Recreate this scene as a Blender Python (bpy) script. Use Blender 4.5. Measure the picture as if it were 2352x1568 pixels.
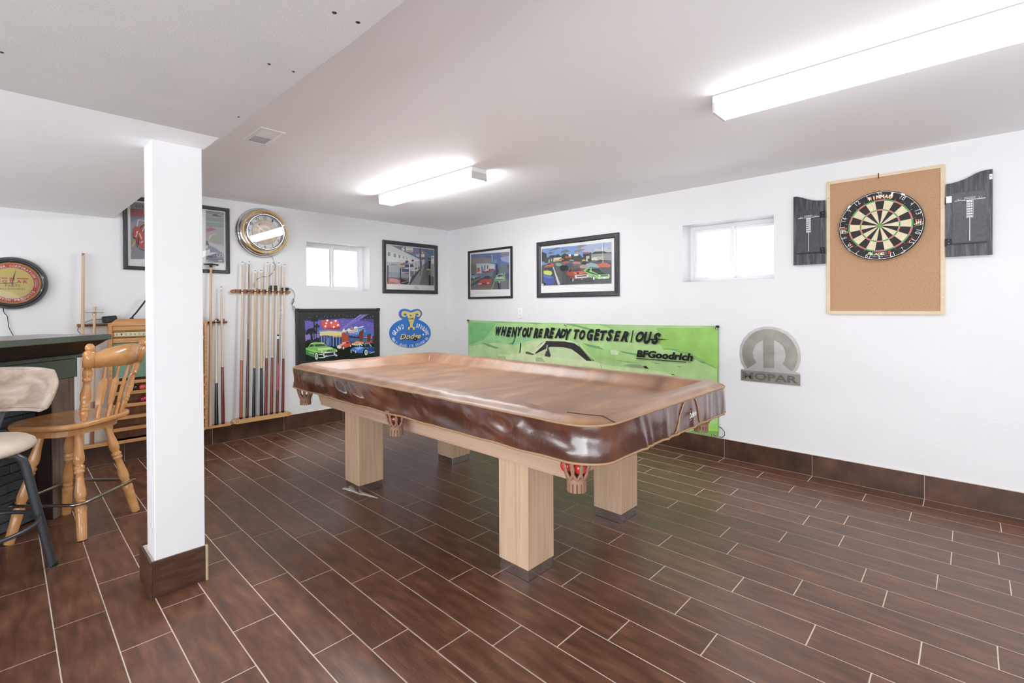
import bpy, math, random
from mathutils import Vector, Matrix, noise
from mathutils.geometry import tessellate_polygon
random.seed(7)
for o in list(bpy.data.objects): bpy.data.objects.remove(o)
SC = bpy.context.scene
COL = SC.collection
PI = math.pi

# ---------------------------------------------------------------- camera
cd = bpy.data.cameras.new('camera'); cam = bpy.data.objects.new('camera', cd); COL.objects.link(cam)
_r = Vector((0.68858326, -0.72514322, -0.00451767)); _u = Vector((0.00745185, 0.00084628, 0.99997188)); _f = Vector((0.725119, 0.68859756, -0.00598639))
cam.matrix_world = Matrix(((_r.x, _u.x, -_f.x, -4.02543579), (_r.y, _u.y, -_f.y, -4.97388026), (_r.z, _u.z, -_f.z, 1.235), (0, 0, 0, 1)))
cd.sensor_width = 36; cd.lens = 36 * 1106.937 / 2352
cd.shift_y = -(784 - 710.6) / 2352
cd.clip_start = 0.02
SC.camera = cam

# ---------------------------------------------------------------- world and exposure
W = bpy.data.worlds.new('world'); SC.world = W; W.use_nodes = True
wn = W.node_tree.nodes; wl = W.node_tree.links
bg = wn['Background']; bg.inputs[0].default_value = (0.93, 0.96, 1.0, 1); bg.inputs[1].default_value = 5.0
vs = SC.view_settings
vs.view_transform = 'Standard'; vs.look = 'None'; vs.gamma = 1; vs.use_curve_mapping = False
vs.exposure = 0.08
LAMP = 6.5           # radiance of the fluorescent diffusers
def area(name, loc, rot, sx, sy, power, col):
    l = bpy.data.lights.new(name, 'AREA'); l.shape = 'RECTANGLE'; l.size = sx; l.size_y = sy; l.energy = power; l.color = col
    o = bpy.data.objects.new(name, l); COL.objects.link(o); o.location = loc; o.rotation_euler = rot; return o
# daylight from the left, then two added fill lights without a visible source
area('daylight_side', (-6.85, -4.2, 1.10), (math.radians(106), 0, math.radians(-86)), 5.6, 1.9, 185, (0.90, 0.95, 1.0))
area('fill_behind', (-3.2, -8.12, 1.10), (math.radians(110), 0, 0), 5.4, 1.9, 14, (0.93, 0.96, 1.0))
area('fill_upward', (-4.9, -6.6, 0.50), (math.radians(156), 0, math.radians(-40)), 3.6, 2.6, 100, (0.93, 0.96, 1.0))  # added uplight, aimed up to brighten the ceiling
CEIL = 2.233; SOF = 1.956

# ---------------------------------------------------------------- materials
MATS = {}
def lin(c):
    if isinstance(c, str): c = tuple(int(c[i:i+2], 16) / 255 for i in (0, 2, 4))
    return tuple((x / 12.92 if x <= 0.04045 else ((x + 0.055) / 1.055) ** 2.4) for x in c) + (1,)
def mat(name, col, rough=0.5, metal=0.0, spec=0.5, coat=0.0, emit=0.0):
    if name in MATS: return MATS[name]
    m = bpy.data.materials.new(name); m.use_nodes = True
    b = m.node_tree.nodes['Principled BSDF']
    b.inputs['Base Color'].default_value = lin(col); b.inputs['Roughness'].default_value = rough
    b.inputs['Metallic'].default_value = metal; b.inputs['Specular IOR Level'].default_value = spec
    b.inputs['Coat Weight'].default_value = coat
    if emit:
        b.inputs['Emission Color'].default_value = lin(col); b.inputs['Emission Strength'].default_value = emit
    MATS[name] = m
    return m
def nodes(m):
    nt = m.node_tree; b = nt.nodes['Principled BSDF']
    return nt, nt.nodes, nt.links, b
def ramp(N, stops):
    r = N.new('ShaderNodeValToRGB'); e = r.color_ramp.elements
    while len(e) < len(stops): e.new(0.5)
    for k, (p, c) in enumerate(stops): e[k].position = p; e[k].color = lin(c) if not isinstance(c, float) else (c, c, c, 1)
    return r
def texmat(name, stops, scale=(1, 1, 1), nscale=5, detail=6, rough=0.5, bump=0.0, bscale=40, bdet=3, metal=0.0, spec=0.5, coat=0.0, rnd=0.0, rvar=0.0, coord='Object', dist=0.0, bstretch=None):
    if name in MATS: return MATS[name]
    m = mat(name, stops[0][1], rough, metal, spec, coat)
    nt, N, L, b = nodes(m)
    tc = N.new('ShaderNodeTexCoord'); mp = N.new('ShaderNodeMapping'); mp.inputs['Scale'].default_value = scale
    L.new(tc.outputs[coord], mp.inputs['Vector'])
    vec = mp.outputs[0]
    if rnd:
        oi = N.new('ShaderNodeObjectInfo'); ad = N.new('ShaderNodeVectorMath'); ad.operation = 'ADD'; sc = N.new('ShaderNodeVectorMath'); sc.operation = 'SCALE'
        cx = N.new('ShaderNodeCombineXYZ'); L.new(oi.outputs['Random'], cx.inputs[0]); L.new(oi.outputs['Random'], cx.inputs[1]); L.new(oi.outputs['Random'], cx.inputs[2])
        L.new(cx.outputs[0], sc.inputs[0]); sc.inputs['Scale'].default_value = 37.0
        L.new(vec, ad.inputs[0]); L.new(sc.outputs[0], ad.inputs[1]); vec = ad.outputs[0]
    n = N.new('ShaderNodeTexNoise'); n.inputs['Scale'].default_value = nscale; n.inputs['Detail'].default_value = detail; n.inputs['Distortion'].default_value = dist
    L.new(vec, n.inputs['Vector'])
    r = ramp(N, stops); L.new(n.outputs['Fac'], r.inputs[0])
    out = r.outputs[0]
    if rnd:
        hv = N.new('ShaderNodeHueSaturation'); mr = N.new('ShaderNodeMapRange'); mr.inputs['To Min'].default_value = 1 - rnd; mr.inputs['To Max'].default_value = 1 + rnd
        L.new(oi.outputs['Random'], mr.inputs['Value']); L.new(mr.outputs[0], hv.inputs['Value']); L.new(out, hv.inputs['Color']); out = hv.outputs[0]
    L.new(out, b.inputs['Base Color'])
    if rvar:
        mr2 = N.new('ShaderNodeMapRange'); mr2.inputs['To Min'].default_value = rough - rvar; mr2.inputs['To Max'].default_value = rough + rvar
        L.new(n.outputs['Fac'], mr2.inputs['Value']); L.new(mr2.outputs[0], b.inputs['Roughness'])
    if bump:
        n2 = N.new('ShaderNodeTexNoise'); n2.inputs['Scale'].default_value = bscale; n2.inputs['Detail'].default_value = bdet
        if bstretch:
            mp2 = N.new('ShaderNodeMapping'); mp2.inputs['Scale'].default_value = bstretch; L.new(tc.outputs[coord], mp2.inputs['Vector']); L.new(mp2.outputs[0], n2.inputs['Vector'])
        else: L.new(tc.outputs[coord], n2.inputs['Vector'])
        bp = N.new('ShaderNodeBump'); bp.inputs['Strength'].default_value = bump; bp.inputs['Distance'].default_value = 0.01
        L.new(n2.outputs['Fac'], bp.inputs['Height']); L.new(bp.outputs[0], b.inputs['Normal'])
    return m
def ink(c, rough=0.45): return mat('ink_' + c, c, rough, spec=0.3)

M_wall = texmat('painted_wall', [(0.35, 'e5e5e6'), (0.7, 'e8e8e9')], nscale=3, rough=0.55, bump=0.08, bscale=60, spec=0.35)
M_ceil = texmat('painted_ceiling', [(0.3, 'f6f6f8'), (0.7, 'f9f9fb')], nscale=2, rough=0.7, bump=0.05, bscale=35, spec=0.2)
M_sheet = texmat('bare_drywall', [(0.3, 'cbcac9'), (0.7, 'd1cfce')], nscale=6, rough=0.9, bump=0.05, bscale=160, spec=0.1)
M_white = mat('white_enamel', 'eeeeee', 0.35)
M_vinyl = mat('white_vinyl', 'f2f2f4', 0.3)
M_tile = texmat('brown_tile', [(0.25, '4e3326'), (0.45, '613f2e'), (0.6, '714b37'), (0.8, '875d44')], scale=(14, 3.2, 8), nscale=2.2, detail=9, rough=0.36, rvar=0.06, rnd=0.09, bump=0.12, bscale=3, bdet=6, bstretch=(60, 9, 30), spec=0.8)
M_basetile = texmat('brown_base_tile', [(0.25, '3a261d'), (0.45, '4a3024'), (0.6, '573a2c'), (0.8, '6a4835')], scale=(4, 3, 18), nscale=2.2, detail=9, rough=0.33, rvar=0.06, rnd=0.07, spec=0.5)
M_grout = texmat('cream_grout', [(0.3, 'd0c2b2'), (0.7, 'e2d6c6')], nscale=30, rough=0.85)
M_maple = texmat('pale_maple', [(0.3, 'bd9f82'), (0.5, 'caac90'), (0.7, 'd2b69c')], scale=(40, 40, 2.0), nscale=1.4, detail=7, rough=0.38, spec=0.4, rnd=0.03)
M_maple_h = texmat('pale_maple_rail', [(0.3, 'bb9c84'), (0.5, 'c8a992'), (0.7, 'cfb19b')], scale=(8, 1.2, 60), nscale=1.4, detail=7, rough=0.4, spec=0.4)
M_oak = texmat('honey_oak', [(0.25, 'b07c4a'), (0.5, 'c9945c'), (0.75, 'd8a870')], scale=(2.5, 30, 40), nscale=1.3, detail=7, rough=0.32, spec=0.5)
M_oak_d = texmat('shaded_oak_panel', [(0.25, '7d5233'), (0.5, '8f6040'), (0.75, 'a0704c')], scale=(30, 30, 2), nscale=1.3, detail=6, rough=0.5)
M_chairwood = texmat('orange_maple', [(0.3, 'c58850'), (0.5, 'd69b62'), (0.75, 'e2ae78')], scale=(6, 6, 6), nscale=2.0, detail=6, rough=0.22, spec=0.5, coat=0.4)
M_leather = texmat('brown_leatherette_top', [(0.28, '764f38'), (0.45, '8c6345'), (0.58, '9a7050'), (0.75, 'b58a62')], scale=(1.1, 3.6, 2), nscale=2.4, detail=9, rough=0.46, bump=0.1, bscale=90, bdet=6, spec=0.7, rvar=0.08, coat=0.3)  # sheen of the bright walls put into the colour, paler than the sides
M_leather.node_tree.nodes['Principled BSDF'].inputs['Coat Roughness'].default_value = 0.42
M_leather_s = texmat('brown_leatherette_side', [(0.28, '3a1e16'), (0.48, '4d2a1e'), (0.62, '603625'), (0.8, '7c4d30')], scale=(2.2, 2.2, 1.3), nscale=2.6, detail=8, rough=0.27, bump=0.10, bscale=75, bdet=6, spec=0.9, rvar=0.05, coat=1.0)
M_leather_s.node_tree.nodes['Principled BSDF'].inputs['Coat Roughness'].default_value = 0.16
M_piping = mat('tan_piping', 'a88462', 0.5)
M_pocket = mat('tan_leather', '94705a', 0.55)
M_blk = mat('black_satin', '1d1c1d', 0.35)
M_blkrub = mat('black_rubber', '141414', 0.6)
M_frameblk = texmat('charcoal_frame', [(0.3, '2b2c2f'), (0.7, '3a3c40')], nscale=30, rough=0.4)
M_chrome = mat('chrome', 'd8d8d8', 0.09, 1.0)
M_steel = mat('brushed_steel', 'a9a49c', 0.25, 1.0)
M_mirror = texmat('scuffed_mirror_plinth', [(0.3, 'bdb8b8'), (0.7, 'dad6d6')], nscale=9, rough=0.22, metal=1.0, rvar=0.05)
M_gunmetal = mat('gunmetal_tube', '55585c', 0.35, 0.6)
M_cork = texmat('cork', [(0.3, 'a98462'), (0.5, 'b99270'), (0.7, 'c6a183')], nscale=190, detail=4, rough=0.85, bump=0.1, bscale=200)
M_pine = texmat('bare_pine', [(0.3, 'd6bd9c'), (0.7, 'e4d0b3')], scale=(3, 3, 30), nscale=3, rough=0.5)
M_velvet = texmat('beige_velvet', [(0.3, '8f7769'), (0.5, 'b09a8a'), (0.7, 'cfbfb0')], scale=(2, 2, 3.5), nscale=4, detail=5, rough=0.85, dist=0.6)
MATS['beige_velvet'].node_tree.nodes['Principled BSDF'].inputs['Sheen Weight'].default_value = 0.6
M_velvet2 = texmat('cream_velvet', [(0.3, 'cdb9a4'), (0.7, 'e2d3c2')], nscale=5, rough=0.85)
M_barg = texmat('grey_green_paint', [(0.3, '4c554d'), (0.7, '5a635a')], nscale=5, rough=0.3)
M_bartop = texmat('grey_bar_top', [(0.3, '6f6a66'), (0.7, '8a837e')], nscale=4, rough=0.22)
M_darkwood = texmat('dark_wood', [(0.3, '231a18'), (0.7, '33262200'[:6])], scale=(20, 20, 1.5), nscale=2, rough=0.3)
M_greywood = texmat('grey_wood_veneer', [(0.3, '65564c'), (0.6, '7c6c60'), (0.8, '8d7c6e')], scale=(45, 45, 1.6), nscale=1.6, rough=0.5)
M_slate = texmat('slate_brick', [(0.3, '3e4347'), (0.7, '545a5e')], scale=(3, 3, 8), nscale=4, rough=0.45, bump=0.4, bscale=25, rnd=0.15)
M_mortar = mat('dark_mortar', '2b2e30', 0.8)
M_blackash = texmat('black_ash', [(0.35, '26262a'), (0.5, '3a3a3e'), (0.62, '55555a')], scale=(26, 2.2, 26), nscale=2.4, detail=5, rough=0.4, dist=0.5)
M_snow = mat('snow', 'fafbff', 0.9)
def glassmat(name, rough=0.0, tint='ffffff', k=1.0):
    if name in MATS: return MATS[name]
    m = bpy.data.materials.new(name); m.use_nodes = True; N = m.node_tree.nodes; L = m.node_tree.links
    N.remove(N['Principled BSDF']); out = N['Material Output']
    t = N.new('ShaderNodeBsdfTransparent'); t.inputs[0].default_value = lin(tint)
    g = N.new('ShaderNodeBsdfGlossy'); g.inputs['Roughness'].default_value = rough
    f = N.new('ShaderNodeFresnel'); f.inputs[0].default_value = 1.45
    mx = N.new('ShaderNodeMixShader'); mu = N.new('ShaderNodeMath'); mu.operation = 'MULTIPLY'; mu.inputs[1].default_value = k; mu.use_clamp = True
    L.new(f.outputs[0], mu.inputs[0]); L.new(mu.outputs[0], mx.inputs[0]); L.new(t.outputs[0], mx.inputs[1]); L.new(g.outputs[0], mx.inputs[2]); L.new(mx.outputs[0], out.inputs[0])
    MATS[name] = m; return m
M_glass = glassmat('picture_glass', 0.01)
M_pane = glassmat('window_glass', 0.0)

# ---------------------------------------------------------------- mesh builder
class MB:
    def __init__(s): s.v = []; s.f = []; s.m = []; s.mats = []; s.sm = []; s.T = None
    def mi(s, m):
        if m not in s.mats: s.mats.append(m)
        return s.mats.index(m)
    def add(s, vs, fs, m, smooth=False):
        b = len(s.v); k = s.mi(m)
        for p in vs:
            p = Vector(p)
            s.v.append(tuple(s.T @ p) if s.T is not None else tuple(p))
        for f in fs: s.f.append([b + i for i in f]); s.m.append(k); s.sm.append(smooth)
    def box(s, x0, y0, z0, x1, y1, z1, m, bev=0.0):
        x0, x1 = min(x0, x1), max(x0, x1); y0, y1 = min(y0, y1), max(y0, y1); z0, z1 = min(z0, z1), max(z0, z1)
        if bev <= 0:
            s.add([(x0,y0,z0),(x1,y0,z0),(x1,y1,z0),(x0,y1,z0),(x0,y0,z1),(x1,y0,z1),(x1,y1,z1),(x0,y1,z1)],
                  [(3,2,1,0),(4,5,6,7),(0,1,5,4),(1,2,6,5),(2,3,7,6),(3,0,4,7)], m)
            return
        b = min(bev, (x1-x0)*.49, (y1-y0)*.49, (z1-z0)*.49)
        vs = []; idx = {}
        for ix, X in enumerate((x0, x1)):
            for iy, Y in enumerate((y0, y1)):
                for iz, Z in enumerate((z0, z1)):
                    sx = 1 if ix == 0 else -1; sy = 1 if iy == 0 else -1; sz = 1 if iz == 0 else -1
                    for a, p in enumerate(((X, Y+sy*b, Z+sz*b), (X+sx*b, Y, Z+sz*b), (X+sx*b, Y+sy*b, Z))):
                        idx[(ix, iy, iz, a)] = len(vs); vs.append(p)
        I = lambda *k: idx[k]
        fs = []
        for i in (0, 1):
            q = [I(i,0,0,0), I(i,1,0,0), I(i,1,1,0), I(i,0,1,0)]; fs.append(q if i else q[::-1])
            q = [I(0,i,0,1), I(0,i,1,1), I(1,i,1,1), I(1,i,0,1)]; fs.append(q if i else q[::-1])
            q = [I(0,0,i,2), I(1,0,i,2), I(1,1,i,2), I(0,1,i,2)]; fs.append(q if i else q[::-1])
        for i in (0, 1):
            for j in (0, 1):
                q = [I(i,j,0,0), I(i,j,0,1), I(i,j,1,1), I(i,j,1,0)]; fs.append(q if i != j else q[::-1])
                q = [I(i,0,j,0), I(i,0,j,2), I(i,1,j,2), I(i,1,j,0)]; fs.append(q[::-1] if i != j else q)
                q = [I(0,i,j,1), I(0,i,j,2), I(1,i,j,2), I(1,i,j,1)]; fs.append(q if i != j else q[::-1])
        for i in (0, 1):
            for j in (0, 1):
                for k in (0, 1):
                    q = [I(i,j,k,0), I(i,j,k,1), I(i,j,k,2)]; fs.append(q if (i+j+k) % 2 else q[::-1])
        s.add(vs, fs, m)
    def frame_of(s, d):
        d = d.normalized(); a = Vector((0, 0, 1)) if abs(d.z) < 0.9 else Vector((1, 0, 0))
        x = d.cross(a).normalized(); return x, d.cross(x).normalized()
    def lathe(s, p0, p1, prof, m, n=16, cap=True, sq=None):
        """prof: list of (t along p0->p1, radius)"""
        p0 = Vector(p0); p1 = Vector(p1); d = p1 - p0; x, y = s.frame_of(d)
        vs = []; fs = []
        for t, r in prof:
            c = p0 + d * t
            for k in range(n):
                a = 2 * PI * k / n; vs.append(c + x * (r * math.cos(a)) + y * (r * math.sin(a)))
        for i in range(len(prof) - 1):
            for k in range(n):
                k2 = (k + 1) % n; fs.append((i*n+k, i*n+k2, (i+1)*n+k2, (i+1)*n+k))
        s.add(vs, fs, m, True)
        if cap:
            s.add(vs[:n], [tuple(range(n))[::-1]], m); s.add(vs[-n:], [tuple(range(n))], m)
    def tube(s, pts, r, m, n=8, closed=False, cap=True):
        pts = [Vector(p) for p in pts]; N = len(pts); vs = []; fs = []; pu = None
        rr = r if isinstance(r, (list, tuple)) else [r] * N
        for i, p in enumerate(pts):
            a = pts[(i - 1) % N] if (closed or i > 0) else p; b = pts[(i + 1) % N] if (closed or i < N - 1) else p
            d = (b - a).normalized()
            if pu is None: x, y = s.frame_of(d)
            else:
                x = (pu - d * pu.dot(d)); x = x.normalized() if x.length > 1e-6 else s.frame_of(d)[0]; y = d.cross(x)
            pu = x
            for k in range(n):
                t = 2 * PI * k / n; vs.append(p + x * (rr[i] * math.cos(t)) + y * (rr[i] * math.sin(t)))
        for i in range(N if closed else N - 1):
            j = (i + 1) % N
            for k in range(n): fs.append((i*n+k, i*n+(k+1) % n, j*n+(k+1) % n, j*n+k))
        s.add(vs, fs, m, True)
        if cap and not closed:
            s.add(vs[:n], [tuple(range(n))], m); s.add(vs[-n:], [tuple(range(n))[::-1]], m)
    def sphere(s, c, r, m, n=16, sc=(1, 1, 1)):
        vs = []; fs = []; h = n // 2
        for i in range(h + 1):
            a = PI * i / h
            for k in range(n):
                b = 2 * PI * k / n; vs.append((c[0] + r*sc[0]*math.sin(a)*math.cos(b), c[1] + r*sc[1]*math.sin(a)*math.sin(b), c[2] + r*sc[2]*math.cos(a)))
        for i in range(h):
            for k in range(n): fs.append((i*n+k, (i+1)*n+k, (i+1)*n+(k+1) % n, i*n+(k+1) % n))
        s.add(vs, fs, m, True)
    def prism(s, pts, w0, w1, m, smooth=False):
        """outline in local u,v extruded from w0 to w1"""
        pts = ccw(pts); n = len(pts)
        s.add([(x, y, w0) for x, y in pts] + [(x, y, w1) for x, y in pts], [(i, (i+1) % n, n+(i+1) % n, n+i) for i in range(n)], m, smooth)
        tri = tessellate_polygon([[Vector((x, y, 0)) for x, y in pts]])
        s.add([(x, y, w1) for x, y in pts], [orient(t, pts) for t in tri], m)
        s.add([(x, y, w0) for x, y in pts], [orient(t, pts)[::-1] for t in tri], m)
    def flat(s, pts, w, m):
        pts = ccw(pts); tri = tessellate_polygon([[Vector((x, y, 0)) for x, y in pts]])
        s.add([(x, y, w) for x, y in pts], [orient(t, pts) for t in tri], m)
    def ring(s, rect, prof, m):
        """moulding round a rectangle (u0,v0,u1,v1); prof: closed list of (inset, w)"""
        u0, v0, u1, v1 = rect; vs = []; fs = []; K = len(prof)
        for t, w in prof: vs += [(u0+t, v0+t, w), (u1-t, v0+t, w), (u1-t, v1-t, w), (u0+t, v1-t, w)]
        for i in range(K):
            j = (i + 1) % K
            for k in range(4): fs.append((i*4+k, i*4+(k+1) % 4, j*4+(k+1) % 4, j*4+k))
        s.add(vs, fs, m)
    def build(s, name, parent=None, loc=None, rot=None, mw=None, sharp=0.6):
        me = bpy.data.meshes.new(name); me.from_pydata(s.v, [], s.f); me.update()
        for m in s.mats: me.materials.append(m)
        me.polygons.foreach_set('material_index', s.m); me.polygons.foreach_set('use_smooth', s.sm)
        me.update()
        o = bpy.data.objects.new(name, me); COL.objects.link(o)
        if parent is not None: o.parent = parent
        if mw is not None: o.matrix_local = mw
        if loc is not None: o.location = loc
        if rot is not None: o.rotation_euler = rot
        return o
def ccw(p):
    p = [tuple(q[:2]) for q in p]
    a = sum(p[i][0]*p[(i+1) % len(p)][1] - p[(i+1) % len(p)][0]*p[i][1] for i in range(len(p)))
    return p if a > 0 else p[::-1]
def orient(t, p):
    a, b, c = [p[i] for i in t]
    return tuple(t) if (b[0]-a[0])*(c[1]-a[1]) - (b[1]-a[1])*(c[0]-a[0]) > 0 else tuple(t)[::-1]
def tag(o, label=None, cat=None, group=None, kind=None):
    if label: o['label'] = label
    if cat: o['category'] = cat
    if group: o['group'] = group
    if kind: o['kind'] = kind
    return o
def thing(name, label, cat, loc=(0, 0, 0), rotz=0.0, group=None, mw=None):
    e = bpy.data.objects.new(name, None); COL.objects.link(e); e.empty_display_size = 0.1
    e.location = loc; e.rotation_euler = (0, 0, rotz)
    if mw is not None: e.matrix_world = mw
    return tag(e, label, cat, group)
def struct(o, label=None): return tag(o, label, kind='structure')
def copy_tree(o, parent=None):
    c = o.copy(); COL.objects.link(c)
    if parent is not None: c.parent = parent
    for ch in list(o.children): copy_tree(ch, c)
    return c
def wallm(side, u, v, w=0.0):
    """matrix of a thing hung on a wall: local x right, y up, z out of the wall"""
    if side == 'b': return Matrix(((1, 0, 0, u), (0, 0, -1, -w), (0, 1, 0, v), (0, 0, 0, 1)))
    return Matrix(((0, 0, -1, -w), (-1, 0, 0, -u), (0, 1, 0, v), (0, 0, 0, 1)))
_tc = {}
def textgeo(s, bold=0.0, shear=0.0, sp=1.0):
    k = (s, bold, shear, sp)
    if k in _tc: return _tc[k]
    c = bpy.data.curves.new('t', 'FONT'); c.body = s; c.size = 1; c.offset = bold; c.shear = shear; c.space_character = sp; c.align_x = 'CENTER'; c.resolution_u = 3
    o = bpy.data.objects.new('t', c); COL.objects.link(o)
    dg = bpy.context.evaluated_depsgraph_get(); me = bpy.data.meshes.new_from_object(o.evaluated_get(dg))
    vs = [tuple(v.co)[:2] for v in me.vertices]; fs = [tuple(p.vertices) for p in me.polygons]
    bpy.data.objects.remove(o); bpy.data.curves.remove(c); bpy.data.meshes.remove(me)
    if vs:
        x0 = min(v[0] for v in vs); x1 = max(v[0] for v in vs); y0 = min(v[1] for v in vs); y1 = max(v[1] for v in vs)
    else: x0 = x1 = y0 = y1 = 0
    _tc[k] = (vs, fs, x0, x1, y0, y1); return _tc[k]
def text(mb, s, u, v, w, m, width=None, height=None, bold=0.0, shear=0.0, rot=0.0, sp=1.0, slope=0.0):
    """lettering centred on u,v and fitted to width/height"""
    vs, fs, x0, x1, y0, y1 = textgeo(s, bold, shear, sp)
    if not vs: return
    sy = height / (y1 - y0) if height else None; sx = width / (x1 - x0) if width else None
    sx = sx or sy; sy = sy or sx
    cr, sr = math.cos(rot), math.sin(rot); out = []
    for x, y in vs:
        a = (x - (x0+x1)/2) * sx; b = (y - (y0+y1)/2) * sy + slope * a
        out.append((u + a*cr - b*sr, v + a*sr + b*cr, w))
    mb.add(out, fs, m)
def arctext(mb, s, cu, cv, ru, rv, a0, a1, w, m, ch, cw, bold=0.02, inward=False, shear=0):
    """letters spaced from angle a0 to a1 (radians) on an ellipse"""
    n = len(s)
    for i, c in enumerate(s):
        if c == ' ': continue
        a = a0 + (a1 - a0) * (i + 0.5) / n
        x = cu + ru * math.cos(a); y = cv + rv * math.sin(a)
        na = math.atan2(math.sin(a) / rv, math.cos(a) / ru)
        r = na - PI/2 if not inward else na + PI/2
        vs, fs, x0, x1, y0, y1 = textgeo(c, bold)
        k = (x1 - x0) / max(1e-6, (y1 - y0))
        wd = cw * (0.3 if c in "I.',1" else 1.0)
        text(mb, c, x, y, w, m, width=wd, height=ch if c not in "." else ch * 0.25, bold=bold, rot=r)
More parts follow.
